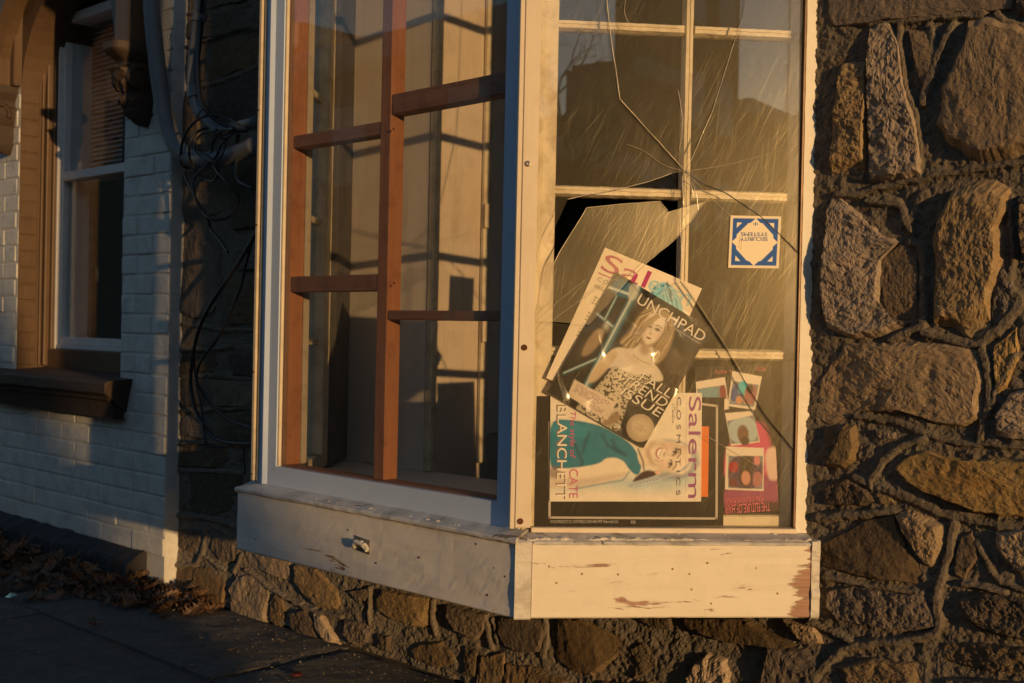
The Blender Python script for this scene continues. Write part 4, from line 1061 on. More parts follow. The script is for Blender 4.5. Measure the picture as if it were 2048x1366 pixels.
# hood mould: two legs ending in carved corbels, and the arch band that joins them
def hood():
    n = 26; V = []; F = []; k = 5
    secs = [(0.0, -0.03), (0.0, -0.075), (0.03, -0.10), (0.10, -0.10), (0.13, -0.02)]
    path = []
    for i in range(n+1):
        a = math.pi*i/n; path.append((-math.cos(a), math.sin(a)))
    for (cx, sz_) in path:
        for r_, y in secs:
            rad = WR+0.055+r_
            V.append((WCX+cx*rad, y, WZS+0.02+sz_*rad))
    for i in range(n):
        for j in range(k-1): F.append([i*k+j, i*k+j+1, (i+1)*k+j+1, (i+1)*k+j])
    return mesh_obj('hood_arch', V, F, M['brown'], house)
hood()
def corbel(cx, ztop, zbot, w):
    secs = []; N = 34
    for i in range(N+1):
        t = i/N
        # cap, throat, scrolled body, lower knob
        if t < 0.10: wid, dep = 1.00, 0.165
        elif t < 0.22: u = (t-0.10)/0.12; wid, dep = 1.0-0.28*u, 0.165-0.05*u
        elif t < 0.30: wid, dep = 0.70, 0.115
        elif t < 0.60: u = (t-0.30)/0.30; wid, dep = 0.80-0.30*u*u+0.08*math.sin(u*math.pi), 0.150-0.045*u
        elif t < 0.80: u = (t-0.60)/0.20; wid, dep = 0.52+0.06*math.sin(u*math.pi), 0.095+0.015*math.sin(u*math.pi)
        else: u = (t-0.80)/0.20; wid, dep = 0.46*math.cos(u*1.35)+0.04, 0.09*math.cos(u*1.2)+0.01
        secs.append((ztop+(zbot-ztop)*t, wid*w/2, dep))
    K = 17; V = []; F = []
    for z_, hw, dep in secs:
        for j in range(K):
            a = math.pi*j/(K-1)
            x = -math.cos(a); y = math.sin(a)
            sx = math.copysign(abs(x)**0.45, x); sy = abs(y)**0.45
            V.append([cx+hw*sx, -dep*sy, z_])
    V = np.array(V)
    u = (ztop-V[:, 2])/(ztop-zbot)
    leaf = np.sin((V[:, 0]-cx)*150)*np.where((u > 0.28) & (u < 0.95), 0.006, 0.0)+fbm(V[:, 0]*55, V[:, 2]*55, octaves=3, seed=3)*np.where(u > 0.25, 0.007, 0.001)
    V[:, 1] -= leaf*np.clip(-V[:, 1]/0.05, 0, 1)
    for i in range(N):
        for j in range(K-1): F.append([i*K+j, i*K+j+1, (i+1)*K+j+1, (i+1)*K+j])
    F += [[j for j in range(K)][::-1], [N*K+j for j in range(K)]]
    F = [f[::-1] for f in F]
    c = mesh_obj('corbel', V, F, M['brownstone'], house, label='carved corbel with leaf scrolls at the foot of the window hood')
    for s in (-1, 1):                                    # scroll volutes on the cheeks
        zc = ztop+(zbot-ztop)*0.42
        P = [(cx+s*(w*0.40-0.0), -0.075-0.035*math.cos(a), zc+0.035*math.sin(a)) for a in np.linspace(-1.2, 3.6, 14)]
        V, F = tube_geo(P, 0.011, 8); mesh_obj('scroll', V, F, M['brownstone'], c, smooth=True)
zc1 = float(on_y(265, 85, -0.10)[2]); zc0 = float(on_y(275, 246, -0.08)[2])
xcr = -2.550; xcl = -3.632
for xc in (xcr, xcl):
    corbel(xc, zc1, zc0, 0.125)
    V, F = box_geo(WF, xc-0.048, xc+0.048, -0.115, -0.008, zc1+0.0005, WZS+0.30, 0.008, 2)
    mesh_obj('hood_leg', V, F, M['brown'], house)
    P = [(xc-0.052+0.006*math.sin(i*1.1), -0.06, zc1+0.008+i*0.012) for i in range(18)]
    V, F = tube_geo(P, 0.012, 8); mesh_obj('carved_edge', V, F, M['brown'], house, smooth=True)

for x0, x1 in ((xcl-0.06, WX0-0.0005), (WX1+0.0005, xcr+0.055)):
    box('hood_spandrel', WF, x0, x1, -0.040, BH+0.02, zc1+0.001, 2.4, M['brown'], house, bev=0.004)

# ------------------------------------------------------------------ conduits and cables
def pipe(name, pts, r, mat, label, cat, Y=-0.05, group=None, nseg=10):
    P = smooth_path([on_y(x, y, Y if len(q) == 0 else q[0]) for x, y, *q in pts], 8)
    V, F = tube_geo(P, r, nseg)
    return mesh_obj(name, V, F, mat, smooth=True, label=label, cat=cat, group=group)
c1 = pipe('conduit_pipe', [(303,-80,-.07),(303,0,-.07),(307,60,-.07),(317,150,-.065),(329,225,-.06),(348,285,-.055),(385,317,-.05),(430,320,-.05),(470,309,-.05),(512,290,-.05)], 0.0275, M['pvc'], 'thick grey conduit sweeping down over the brick corner to the bay', 'conduit', nseg=18)
c2 = pipe('conduit_pipe', [(404,-80),(402,0),(394,70),(387,130),(385,180),(396,215),(416,240),(440,262)], 0.0185, M['pvc'], 'thinner grey conduit dropping beside the bay into a coil of cables', 'conduit', nseg=16)
for a, b_ in (((386,176),(390,196)), ((399,222),(407,231)), ((401,28),(399,42))):
    P = [on_y(*a, -0.05), on_y(*b_, -0.05)]; V, F = tube_geo(P, 0.0225, 16); mesh_obj('coupling', V, F, M['pvc'], c2, smooth=False)
pipe('conduit_pipe', [(438,262,-.05),(470,255,-.045),(512,244,-.04)], 0.017, M['pvc'], 'short grey conduit stub running behind the cable coil into the bay', 'conduit', nseg=14)
z8 = lambda L, d=0.0: [(200+x/2.97, y/2.97, -0.085+d+0.02*math.sin(i*1.3)) for i, (x, y) in enumerate(L)]
z4 = lambda L, d=0.0: [(340+x/2.168, 330+y/2.168, -0.06+d+0.012*math.sin(i*1.1)) for i, (x, y) in enumerate(L)]
R_ = 0.0042
pipe('cable', z8([(870,775),(780,715),(680,685),(590,705),(510,790),(480,900),(490,1000),(550,1140),(620,1270),(680,1305),(760,1290),(820,1220),(820,1160),(760,1090),(690,1010),(660,940),(670,850),(720,780),(800,765)]), R_, M['cable'], 'black cable making the widest loop of the coil on the stone wall', 'cable', group='black cables on the stone wall')
pipe('cable', z8([(870,778),(700,750),(600,770),(540,830),(530,920),(560,1000),(620,1060),(680,1070),(700,1000),(640,930),(580,900)], .012), R_, M['cable'], 'black cable making the small inner loop of the coil', 'cable', group='black cables on the stone wall')
pipe('cable', z8([(820,790),(815,900),(808,1020),(830,1080),(910,1120)], .005), 0.0055, M['cable'], 'short black cable hanging straight from the coil beside the bay trim', 'cable', group='black cables on the stone wall')
pipe('cable', z8([(610,-120),(600,100),(585,330),(590,540),(620,640),(700,720),(820,770),(870,775)], .01), 0.0062, M['cable'], 'black cable running down alongside the thinner conduit', 'cable', group='black cables on the stone wall')
pipe('cable', z8([(790,790),(720,860),(680,940),(560,1060),(570,1180),(640,1300),(660,1360),(720,1440),(760,1500)], -.01), 0.0038, M['cable'], 'black cable trailing out of the coil down towards the long stone', 'cable', group='black cables on the stone wall')
pipe('cable', z8([(690,800),(740,840),(720,930),(660,960),(600,940),(560,880),(600,800),(700,770)], -.02), 0.0036, M['cable'], 'thin black cable knotted at the heart of the coil', 'cable', group='black cables on the stone wall')
pipe('cable', z4([(375,290),(355,330),(300,420),(240,510),(180,600),(130,700),(100,820),(90,950),(110,1060),(160,1150),(230,1200),(380,1212)]), 0.0058, M['cable'], 'thickest black cable hanging in the outermost long loop', 'cable', group='black cables on the stone wall')
pipe('cable', z4([(365,300),(330,430),(300,550),(220,730),(140,840),(115,910),(130,970),(190,1050),(270,1110),(380,1145)], .012), 0.0042, M['cable'], 'thin black cable crossing inside the long hanging loops', 'cable', group='black cables on the stone wall')
pipe('cable', z4([(104,780),(105,860),(115,950),(140,1080),(150,1180),(170,1215),(230,1225),(310,1215),(320,1300),(322,1340)], -.008), 0.0036, M['cable'], 'thin black cable dropping lowest to the bottle on the sill', 'cable', group='black cables on the stone wall')
# small bottle left on the far end of the sill
bp = LF.pt(0.16, -0.018, ZT+0.006)
V, F = box_geo(Frame(bp, LD, LN), -0.020, 0.020, -0.018, 0.014, 0, 0.046, 0.006, 3)
top_ = V[:, 2] > bp[2]+0.038
btl = mesh_obj('bottle', V, F, M['vinyl'], smooth=False, label='small white plastic bottle left on the far end of the bay sill', cat='bottle')
V, F = box_geo(Frame(bp+np.array([0, 0, 0.046]), LD, LN), -0.014, 0.014, -0.013, 0.009, 0, 0.010, 0.004, 2); mesh_obj('shoulder', V, F, M['vinyl'], btl)
V, F = box_geo(Frame(bp+np.array([0, 0, 0.010]), LD, LN), -0.016, 0.016, 0.0142, 0.0148, 0, 0.024); mesh_obj('paper_label', V, F, M['alu'], btl)

# ------------------------------------------------------------------ printed things behind the cracked pane
def lin(c): 
    c = np.asarray(c, float)/255.0
    return np.where(c <= 0.04045, c/12.92, ((c+0.055)/1.055)**2.4)
class Canvas:                                            # a small painter: soft shapes on a (u, v) grid, v downwards
    def __init__(s, nu, nv, col, asp):
        s.nu, s.nv, s.asp = nu, nv, asp
        s.u, s.v = np.meshgrid(np.linspace(0, 1, nu+1), np.linspace(0, 1, nv+1))
        s.c = np.ones((nv+1, nu+1, 3))*lin(col)
    def put(s, mask, col):
        col = lin(col) if not (isinstance(col, np.ndarray) and col.ndim == 3) else col
        s.c = s.c*(1-mask[..., None])+col*mask[..., None]
    def sd_poly(s, P):
        x, y = s.u, s.v*s.asp; P = [(a, b*s.asp) for a, b in P]
        d = np.full(x.shape, 1e9); ins = np.zeros(x.shape, bool); n = len(P)
        for i in range(n):
            ax, ay = P[i]; bx, by = P[(i+1) % n]
            ex, ey = bx-ax, by-ay; t = np.clip(((x-ax)*ex+(y-ay)*ey)/(ex*ex+ey*ey+1e-12), 0, 1)
            d = np.minimum(d, np.hypot(x-ax-t*ex, y-ay-t*ey))
            if abs(by-ay) > 1e-12: ins ^= ((ay > y) != (by > y)) & (x < ex*(y-ay)/(by-ay)+ax)
        return np.where(ins, -d, d)
    def poly(s, P, col, soft=0.004, a=1.0, smooth=True):
        if smooth and len(P) > 3: P = [tuple(q) for q in chaikin(P, 2)]
        s.put(np.clip(0.5-s.sd_poly(P)/(2*soft), 0, 1)*a, col)
    def ell(s, cu, cv, ru, rv, col, ang=0.0, soft=0.15, a=1.0):
        x = s.u-cu; y = (s.v-cv)*s.asp; c, n = math.cos(ang), math.sin(ang)
        d = np.hypot((x*c+y*n)/ru, (-x*n+y*c)/(rv*s.asp))
        s.put(np.clip((1-d)/soft+0.5, 0, 1)*a, col)
    def stroke(s, P, w, col, soft=0.3, a=1.0):
        x, y = s.u, s.v*s.asp; d = np.full(x.shape, 1e9)
        for (a0, b0), (a1, b1) in zip(P[:-1], P[1:]):
            b0, b1 = b0*s.asp, b1*s.asp; ex, ey = a1-a0, b1-b0
            t = np.clip(((x-a0)*ex+(y-b0)*ey)/(ex*ex+ey*ey+1e-12), 0, 1); d = np.minimum(d, np.hypot(x-a0-t*ex, y-b0-t*ey))
        s.put(np.clip((w-d)/(w*soft+1e-6)+0.5, 0, 1)*a, col)
    def rect(s, u0, u1, v0, v1, col, soft=0.002, a=1.0): s.poly([(u0, v0), (u1, v0), (u1, v1), (u0, v1)], col, soft, a, smooth=False)
    def lines(s, u0, u1, v0, v1, n, col, a=0.6, seed=0):     # rows of small print
        r = np.random.default_rng(seed)
        for i in range(n):
            v = v0+(v1-v0)*(i+0.5)/n; e = u0+(u1-u0)*r.uniform(0.6, 1.0)
            m = (np.abs(s.v-v) < (v1-v0)/n*0.28) & (s.u > u0) & (s.u < e) & (vnoise(s.u*150+i*7, s.v*0+i, seed=seed) > -0.35)
            s.put(m.astype(float)*a, col)
def face(cv, uv, c, up, w, h, smile, skin=(236, 220, 196), sh=(176, 146, 118), ue=217.0):
    # a portrait face: c centre and up vector in photograph pixels, w and h its width and height there
    up = np.array(up, float)/np.linalg.norm(up); rt = np.array([-up[1], up[0]]); c = np.array(c, float)
    p = lambda x, y: tuple(uv(*(c+rt*x*w+up*y*h))); L = lambda *Q: [p(*q) for q in Q]; k = w/ue
    cv.poly(L((0,-.5),(.17,-.46),(.36,-.29),(.46,-.05),(.48,.2),(.38,.42),(.15,.5),(-.15,.5),(-.38,.42),(-.48,.2),(-.46,-.05),(-.36,-.29),(-.17,-.46)), skin, k*.05)
    cv.poly(L((-.52,.3),(-.36,.3),(-.34,0),(-.24,-.3),(-.05,-.5),(-.2,-.5),(-.5,-.2)), sh, k*.14, .55)
    cv.poly(L((.52,.3),(.42,.25),(.40,0),(.3,-.3),(.1,-.52),(.3,-.45),(.55,-.1)), sh, k*.12, .45)
    cv.poly(L((-.3,-.42),(0,-.50),(.3,-.42),(.2,-.56),(-.2,-.56)), sh, k*.08, .6)
    for x in (-.20, .21):
        cv.poly(L((x-.15,.10),(x,.14),(x+.15,.10),(x+.12,.0),(x-.12,.0)), sh, k*.08, .6)
        cv.poly(L((x-.105,.04),(x,.082),(x+.105,.04),(x,.012)), (238, 232, 220), k*.02)
        q = p(x, .046); cv.ell(q[0], q[1], k*.045, k*.045/cv.asp, (44, 52, 58), soft=.5)
        cv.stroke(L((x-.13,.04),(x,.088),(x+.13,.042)), k*.020, (52, 40, 36), .8, .95); cv.stroke(L((x-.10,.03),(x,.008),(x+.10,.03)), k*.012, (120, 94, 80), 1, .6)
        cv.stroke(L((x-.15,.15),(x-.02,.19),(x+.15,.15)), k*.022, (134, 108, 84), 1.2, .85)
    cv.poly(L((-.05,.06),(.02,.06),(.06,-.12),(-.01,-.14),(-.09,-.12)), sh, k*.06, .35); cv.stroke(L((-.07,-.145),(-.02,-.165),(.05,-.145)), k*.018, (150, 112, 92), 1.2, .8)
    cv.stroke(L((.02,.05),(.015,-.08)), k*.02, (248, 238, 220), 1.5, .6)
    if smile:
        cv.poly(L((-.22,-.22),(-.1,-.245),(0,-.25),(.1,-.245),(.22,-.22),(.13,-.335),(0,-.365),(-.13,-.335)), (168, 84, 90), k*.025)
        cv.poly(L((-.17,-.24),(0,-.262),(.17,-.24),(.10,-.305),(0,-.322),(-.10,-.305)), (250, 246, 236), k*.02)
        for x in (-1, 1): cv.stroke(L((x*.17,-.12),(x*.27,-.2),(x*.26,-.30)), k*.02, sh, 1.6, .7)
    else:
        cv.poly(L((-.13,-.27),(-.04,-.25),(0,-.258),(.04,-.25),(.13,-.27),(.05,-.32),(-.05,-.32)), (158, 96, 88), k*.02); cv.stroke(L((-.12,-.272),(0,-.278),(.12,-.272)), k*.01, (92, 52, 48), 1, .8)
    for x in (-.28, .29): q = p(x, -.10); cv.ell(q[0], q[1], k*.13, k*.13/cv.asp, (226, 178, 158), soft=1.4, a=.4)
def grain(cv, amt, seed): cv.c = np.clip(cv.c*(1+amt*vnoise(cv.u*cv.nu*.5, cv.v*cv.nv*.5, seed=seed)[..., None]+amt*.8*fbm(cv.u*9, cv.v*11, octaves=3, seed=seed+1)[..., None]), 0.004, 1)
M['print'] = mat_print('glossy_cover')
M['print_matt'] = mat_print('matt_print', 0.5, 0.15)
M['paper_edge'] = mat_plain('paper_edge', (0.55, 0.5, 0.42), 0.8)
class Sheet:                                             # a flat printed thing on the flank: corner TL and edge vectors in (s, z)
    def __init__(s, tl, tr, bl, o, thick, warp=0.0, seed=0):
        s.tl, s.eu, s.ev = np.array(tl), np.array(tr)-np.array(tl), np.array(bl)-np.array(tl)
        s.o, s.th, s.warp, s.seed = o, thick, warp, seed
    def off(s, u, v):
        w = s.warp*(0.9*vnoise(u*2.2+s.seed, v*2.6, seed=s.seed)+0.45*np.abs(vnoise(u*5+v*3, v*4-u*2, seed=s.seed+1)))
        return s.o+w
    def at(s, u, v, d=0.0):
        u = np.asarray(u, float); v = np.asarray(v, float)
        P = s.tl+u[:, None]*s.eu+v[:, None]*s.ev
        return SF.pts(np.stack([P[:, 0], s.off(u, v)+d, P[:, 1]], 1))
    def build(s, name, cv, mat, **tags):
        u, v = cv.u.ravel(), cv.v.ravel(); V = s.at(u, v); w = cv.nu+1; F = []
        I = np.arange(cv.nu*cv.nv); a = (I//cv.nu)*w+I % cv.nu
        F = np.stack([a, a+w, a+w+1, a+1], 1).tolist()
        ring = list(range(w))+[j*w+cv.nu for j in range(1, cv.nv+1)]+[cv.nv*w+i for i in range(cv.nu-1, -1, -1)]+[j*w for j in range(cv.nv-1, 0, -1)]
        B = s.at(u[ring], v[ring], -s.th); n0 = len(V); k = len(ring)
        V = np.vstack([V, B]); F += [[ring[i], ring[(i+1) % k], n0+(i+1) % k, n0+i] for i in range(k)]; F.append([n0+i for i in range(k)])
        nf = cv.nu*cv.nv
        o = mesh_obj(name, V, F, [mat, M['paper_edge']], **tags)
        mi = np.zeros(len(F), int); mi[nf:] = 1; o.data.polygons.foreach_set('material_index', mi)
        at = o.data.color_attributes.new('ink', 'FLOAT_COLOR', 'POINT')
        C = np.ones((len(V), 4)); C[:n0, :3] = cv.c.reshape(-1, 3); C[n0:, :3] = C[ring, :3]
        at.data.foreach_set('color', C.ravel()); s.obj = o; s.par = o
        o.data.update()
        return o
def text_tris(body):
    cu = bpy.data.curves.new('t', 'FONT'); cu.body = body; cu.resolution_u = 4
    o = bpy.data.objects.new('t', cu); me = o.to_mesh()
    V = np.array([v.co[:2] for v in me.vertices]); F = [list(p.vertices) for p in me.polygons]
    o.to_mesh_clear(); bpy.data.objects.remove(o); bpy.data.curves.remove(cu)
    mn, mx = V.min(0), V.max(0)
    return (V-mn)/(mx-mn), F
INK = {}
def ink(col, rough=0.4):
    k = tuple(col)
    if k not in INK:
        m, nt, P, O = new_mat('ink_%d_%d_%d' % k); b = NB(nt)
        c = tuple(lin(col)); n = b.noise(b.pos(), 60, 3)
        b.l(b.mix(b.math('MULTIPLY', n, 0.3), c, tuple(x*0.7 for x in c)), P.inputs['Base Color']); P.inputs['Roughness'].default_value = rough; P.inputs['Specular IOR Level'].default_value = 0.1
        INK[k] = m
    return INK[k]
def letter(sheet, body, u0, u1, v0, v1, col, rot=0, shear=0.0, d=0.0007, name='lettering'):
    # body fitted into the box u0..u1, v0..v1 (v down); rot 180 turns it upside down
    V, F = text_tris(body); x, y = V[:, 0], V[:, 1]
    x = x+shear*(y-0.5)
    if rot == 180: x, y = 1-x, 1-y
    u = u0+(u1-u0)*x; v = v1-(v1-v0)*y
    return mesh_obj(name, sheet.at(u, v, d), F, ink(col), sheet.par)
def fsp(o): return lambda px, py: on_flank(px, py, o)

# --- black sign lying face in, with a pale border and a line of print
o_ = OF-0.0298; q = fsp(o_)
bs = Sheet(q(1070, 792), q(1449, 795), q(1068, 1053), o_, 0.0010)
cv = Canvas(90, 60, (34, 30, 26), 0.69)
bs.build('black_sign', cv, M['print_matt'], label='black card with a thin pale border standing behind the magazines', cat='sign')
def uv_of(sheet, px, py):
    P = on_flank(px, py, sheet.o); A = np.stack([sheet.eu, sheet.ev], 1); return np.linalg.solve(A, P-sheet.tl)
def border(sheet, pts, w, col):
    for (a, b_) in zip(pts[:-1], pts[1:]):
        a = np.array(a, float); b_ = np.array(b_, float); d = (b_-a)/np.linalg.norm(b_-a); n = np.array([-d[1], d[0]])*w/2
        a2, b2 = a-d*w/2, b_+d*w/2
        Q = np.array([uv_of(sheet, *p) for p in (a2+n, b2+n, b2-n, a2-n)])
        mesh_obj('border_line', sheet.at(Q[:, 0], Q[:, 1], 0.0004), [[0, 1, 2, 3]], ink((190, 180, 165)), sheet.par)
border(bs, [(1099, 845), (1099, 1035), (1433, 1037), (1434, 812), (1404, 808)], 4.5, None)
a0, b0 = uv_of(bs, 1101, 1040); a1, b1 = uv_of(bs, 1237, 1047)
letter(bs, 'HY-KO PRODUCTS CO., NORTHFIELD, OHIO 44067-9970  Made in the U.S.A.', a0, a1, b0, b1, (200, 195, 185))
a0, b0 = uv_of(bs, 1262, 1041); a1, b1 = uv_of(bs, 1271, 1047); letter(bs, '820', a0, a1, b0, b1, (200, 195, 185))
# --- orange slip
o_ = OF-0.0284; q = fsp(o_)
osl = Sheet(q(1385, 852), q(1418, 853), q(1383, 993), o_, 0.0005)
osl.build('orange_slip', Canvas(10, 30, (226, 120, 52), 4.2), M['print_matt'], label='strip of orange paper peeping out beside the lower magazine', cat='paper')
# --- booklet of instant photographs, hanging upside down
o_ = OF-0.0328; q = fsp(o_)
bk = Sheet(q(1388, 732), q(1541, 724), q(1420, 1034), o_, 0.0008, warp=0.0007, seed=4)
bk.ev = q(1556, 1018)-q(1541, 724)
bk.tl = q(1390, 735)
cv = Canvas(120, 190, (20, 13, 12), 1.9)
def bk_uv(px, py): return tuple(uv_of(bk, px, py))
cv.poly([bk_uv(*p) for p in ((1490, 850), (1530, 840), (1545, 900), (1545, 960), (1440, 960), (1450, 900))], (196, 60, 110), 0.03)
cv.poly([bk_uv(*p) for p in ((1440, 980), (1556, 940), (1562, 1010), (1500, 1030), (1446, 1010))], (150, 70, 105), 0.04)
cv.poly([bk_uv(*p) for p in ((1528, 900), (1556, 890), (1560, 960), (1536, 962))], (220, 190, 175), 0.02)
cv.poly([bk_uv(*p) for p in ((1440, 1008), (1562, 1000), (1562, 1030), (1440, 1034))], (60, 26, 38), 0.02)
def snap(P, pic, extra):
    cv.poly([bk_uv(*p) for p in P], (226, 214, 192), 0.004, smooth=False)
    cv.poly([bk_uv(*p) for p in pic], (120, 130, 135), 0.004, smooth=False)
    for kind, a in extra:
        if kind == 'p': cv.poly([bk_uv(*p) for p in a[0]], a[1], 0.008)
        else:
            c = bk_uv(*a[0]); cv.ell(c[0], c[1], a[1]/150, a[2]/290, a[3], soft=0.3)
snap(((1389,764),(1450,754),(1458,818),(1396,828)), ((1394,778),(1450,770),(1454,798),(1398,800)), [('p', [((1396,778),(1436,772),(1436,800),(1398,800)), (110,150,160)]), ('p', [((1440,771),(1450,770),(1454,796),(1440,798)), (130,40,50)])])
snap(((1465,742),(1524,753),(1510,820),(1455,812)), ((1466,762),(1518,770),(1508,814),(1458,808)), [('p', [((1464,772),(1490,764),(1484,800),(1460,804)), (40,70,140)]), ('p', [((1480,760),(1496,766),(1490,790),(1474,786)), (60,190,200)]), ('e', [(1478,800), 6, 8, (196,140,100)]), ('e', [(1492,800), 6, 8, (190,130,95)]), ('p', [((1490,770),(1516,770),(1508,812),(1490,806)), (150,90,90)]), ('e', [(1500,778), 7, 9, (60,35,30)])])
snap(((1450,826),(1506,822),(1520,884),(1462,892)), ((1454,842),(1508,830),(1518,882),(1462,888)), [('p', [((1454,842),(1508,830),(1518,882),(1462,888)), (165,185,185)]), ('e', [(1486,868), 11, 18, (105,72,50)]), ('e', [(1490,882), 9, 9, (70,45,35)])])
snap(((1452,893),(1528,896),(1527,982),(1450,979)), ((1457,912),(1526,912),(1525,978),(1456,976)), [('p', [((1457,912),(1526,912),(1525,978),(1456,976)), (88,62,84)]), ('p', [((1458,924),(1476,924),(1476,944),(1458,944)), (160,30,45)]), ('p', [((1480,912),(1506,912),(1506,950),(1480,950)), (62,54,34)]), ('e', [(1492,955), 13, 19, (50,24,20)]), ('e', [(1492,956), 9, 14, (200,140,120)]), ('p', [((1508,912),(1520,912),(1520,930),(1508,930)), (210,130,130)]), ('p', [((1506,944),(1524,944),(1524,974),(1506,974)), (170,110,110)]), ('p', [((1458,958),(1474,958),(1474,974),(1458,974)), (110,50,60)])])
bk.build('booklet', cv, M['print'], label='dark pink booklet page of four instant photographs pasted upside down', cat='booklet')
def bk_letter(body, x0, y0, x1, y1, col):
    a = uv_of(bk, x0, y0); b_ = uv_of(bk, x1, y1)
    letter(bk, body, a[0], b_[0], a[1], b_[1], col, rot=180)
bk_letter('THE FUTURE OF HAIR', 1449, 1010, 1540, 1022, (225, 110, 130)); bk_letter('AND THEY\'VE ALREADY', 1449, 997, 1528, 1008, (215, 100, 125))
bk_letter('AS SMART AS', 1430, 741, 1462, 746, (205, 90, 110)); bk_letter('THEY LOOK', 1512, 735, 1532, 742, (205, 90, 110))
# --- lower magazine, turned a quarter so that its title runs down the right side
o_ = OF-0.0252; q = fsp(o_)
lm = Sheet(q(1404, 786), q(1402, 1003), q(1101, 786), o_, 0.0022, warp=0.0013, seed=8)
lm.ev = q(1101, 783)-q(1404, 786)
lu = lambda px, py: tuple(uv_of(lm, px, py))
cv = Canvas(150, 210, (232, 222, 200), 1.40)
W_ = lambda *P: [lu(*p) for p in P]
cv.poly(W_((1101,950),(1180,965),(1260,950),(1340,955),(1395,930),(1390,975),(1300,985),(1200,975),(1101,980)), (150,190,195), 0.05, 0.55)
cv.poly(W_((1098,838),(1150,840),(1200,850),(1240,872),(1262,888),(1276,908),(1284,934),(1276,952),(1262,944),(1245,920),(1222,916),(1200,932),(1170,944),(1098,950)), (28,120,142), 0.006)
cv.poly(W_((1100,842),(1190,850),(1180,880),(1100,870)), (40,145,165), 0.03, 0.6)
for P in (((1180,865),(1172,880),(1165,905)), ((1205,870),(1215,890),(1240,905)), ((1150,890),(1165,925),(1160,935)), ((1225,880),(1232,898),(1250,910))):
    cv.stroke(W_(*P), 0.014, (14,72,92), 1.6, 0.7)
cv.poly(W_((1098,938),(1150,936),(1198,928),(1212,916),(1232,915),(1250,924),(1258,944),(1246,958),(1200,966),(1150,976),(1098,978)), (232,218,192), 0.008)
cv.stroke(W_((1258,944),(1246,960),(1200,968),(1150,978)), 0.010, (120,150,160), 1.4, 0.7)
cv.ell(*lu(1108,945), 0.06, 0.04, (120,90,90), soft=0.8, a=0.7)
cv.poly(W_((1272,905),(1296,890),(1310,930),(1282,936)), (226,208,182), 0.006)                        # neck
cv.stroke(W_((1276,898),(1286,922),(1288,940)), 0.007, (24,40,48), 1.0, 0.85)
cv.poly(W_((1290,892),(1302,900),(1312,932),(1300,930)), (180,150,124), 0.02, 0.6)
cv.poly(W_((1100,958),(1180,956),(1246,944),(1254,952),(1200,968),(1100,980)), (186,168,150), 0.025, 0.6)
cv.poly(W_((1262,962),(1290,938),(1320,945),(1300,958),(1275,975)), (58,34,36), 0.01)                  # tied hair
cv.poly(W_((1380,898),(1392,920),(1386,950),(1350,962),(1300,968),(1262,978),(1250,968),(1290,958),(1330,945),(1368,930)), (176,192,196), 0.008)
for k in range(9):
    cv.stroke(W_((1384-k*3,905+k*5),(1350-k*4,944+k*2),(1300-k*4,958+k*1.6),(1262,968+k)), 0.004, (96,104,116) if k % 2 else (214,222,222), 0.9, 0.75)
cv.stroke(W_((1388,905),(1392,925),(1380,944),(1352,954),(1322,950)), 0.030, (150,160,166), 1.4, 0.9)
face(cv, lu, (1341, 914), (.93, .36), 62, 88, True, ue=217.0)
for k in range(7): cv.stroke(W_((1384,897+k*2.0),(1388-k*2.2,912+k*4),(1372-k*5,938+k*2.2),(1340-k*4,950+k*1.2)), 0.0045, (120,126,136) if k % 2 else (208,214,214), 1.0, 0.6)
cv.stroke(W_((1384,897),(1362,883),(1330,880)), 0.010, (170,176,180), 1.4, 0.6)
c = lu(1316, 944); cv.ell(c[0], c[1], 0.022, 0.022, (222,186,160), soft=0.5)
grain(cv, 0.05, 5)
cv.lines(0.1, 0.30, 0.16, 0.20, 3, (60,56,60), 0.7, 3)
lm.build('magazine', cv, M['print'], label='magazine lying sideways with a smiling woman in a teal top on it', cat='magazine', group='magazines behind the cracked pane')
def lm_letter(body, x0, y0, x1, y1, col, shear=0.0):     # text read down the page: x0..x1 gives the letters' top and foot
    a = uv_of(lm, x0, y0); b_ = uv_of(lm, x1, y1)
    letter(lm, body, a[0], b_[0], a[1], b_[1], col, shear=shear)
lm_letter('Salerm', 1402, 793, 1376, 996, (150, 82, 140)); lm_letter('C O S M E T I C S', 1362, 794, 1352, 990, (90, 88, 92))
a = uv_of(lm, 1373, 792); b_ = uv_of(lm, 1371, 985); V = lm.at([a[0], b_[0], b_[0], a[0]], [a[1], a[1], b_[1], b_[1]], 0.0004); mesh_obj('title_rule', V, [[3, 2, 1, 0]], ink((130, 70, 125)), lm.par)
a = uv_of(lm, 1132, 810); b_ = uv_of(lm, 1111, 998); letter(lm, 'BLANCHETT', a[0], b_[0], a[1], b_[1], (130, 112, 104), d=0.0004)
lm_letter('BLANCHETT', 1134.5, 812, 1113.5, 1000, (244, 234, 212)); lm_letter('CATE', 1156, 938, 1138, 996, (205, 105, 140)); lm_letter('The style of', 1152, 822, 1136, 915, (205, 90, 135), 0.03)
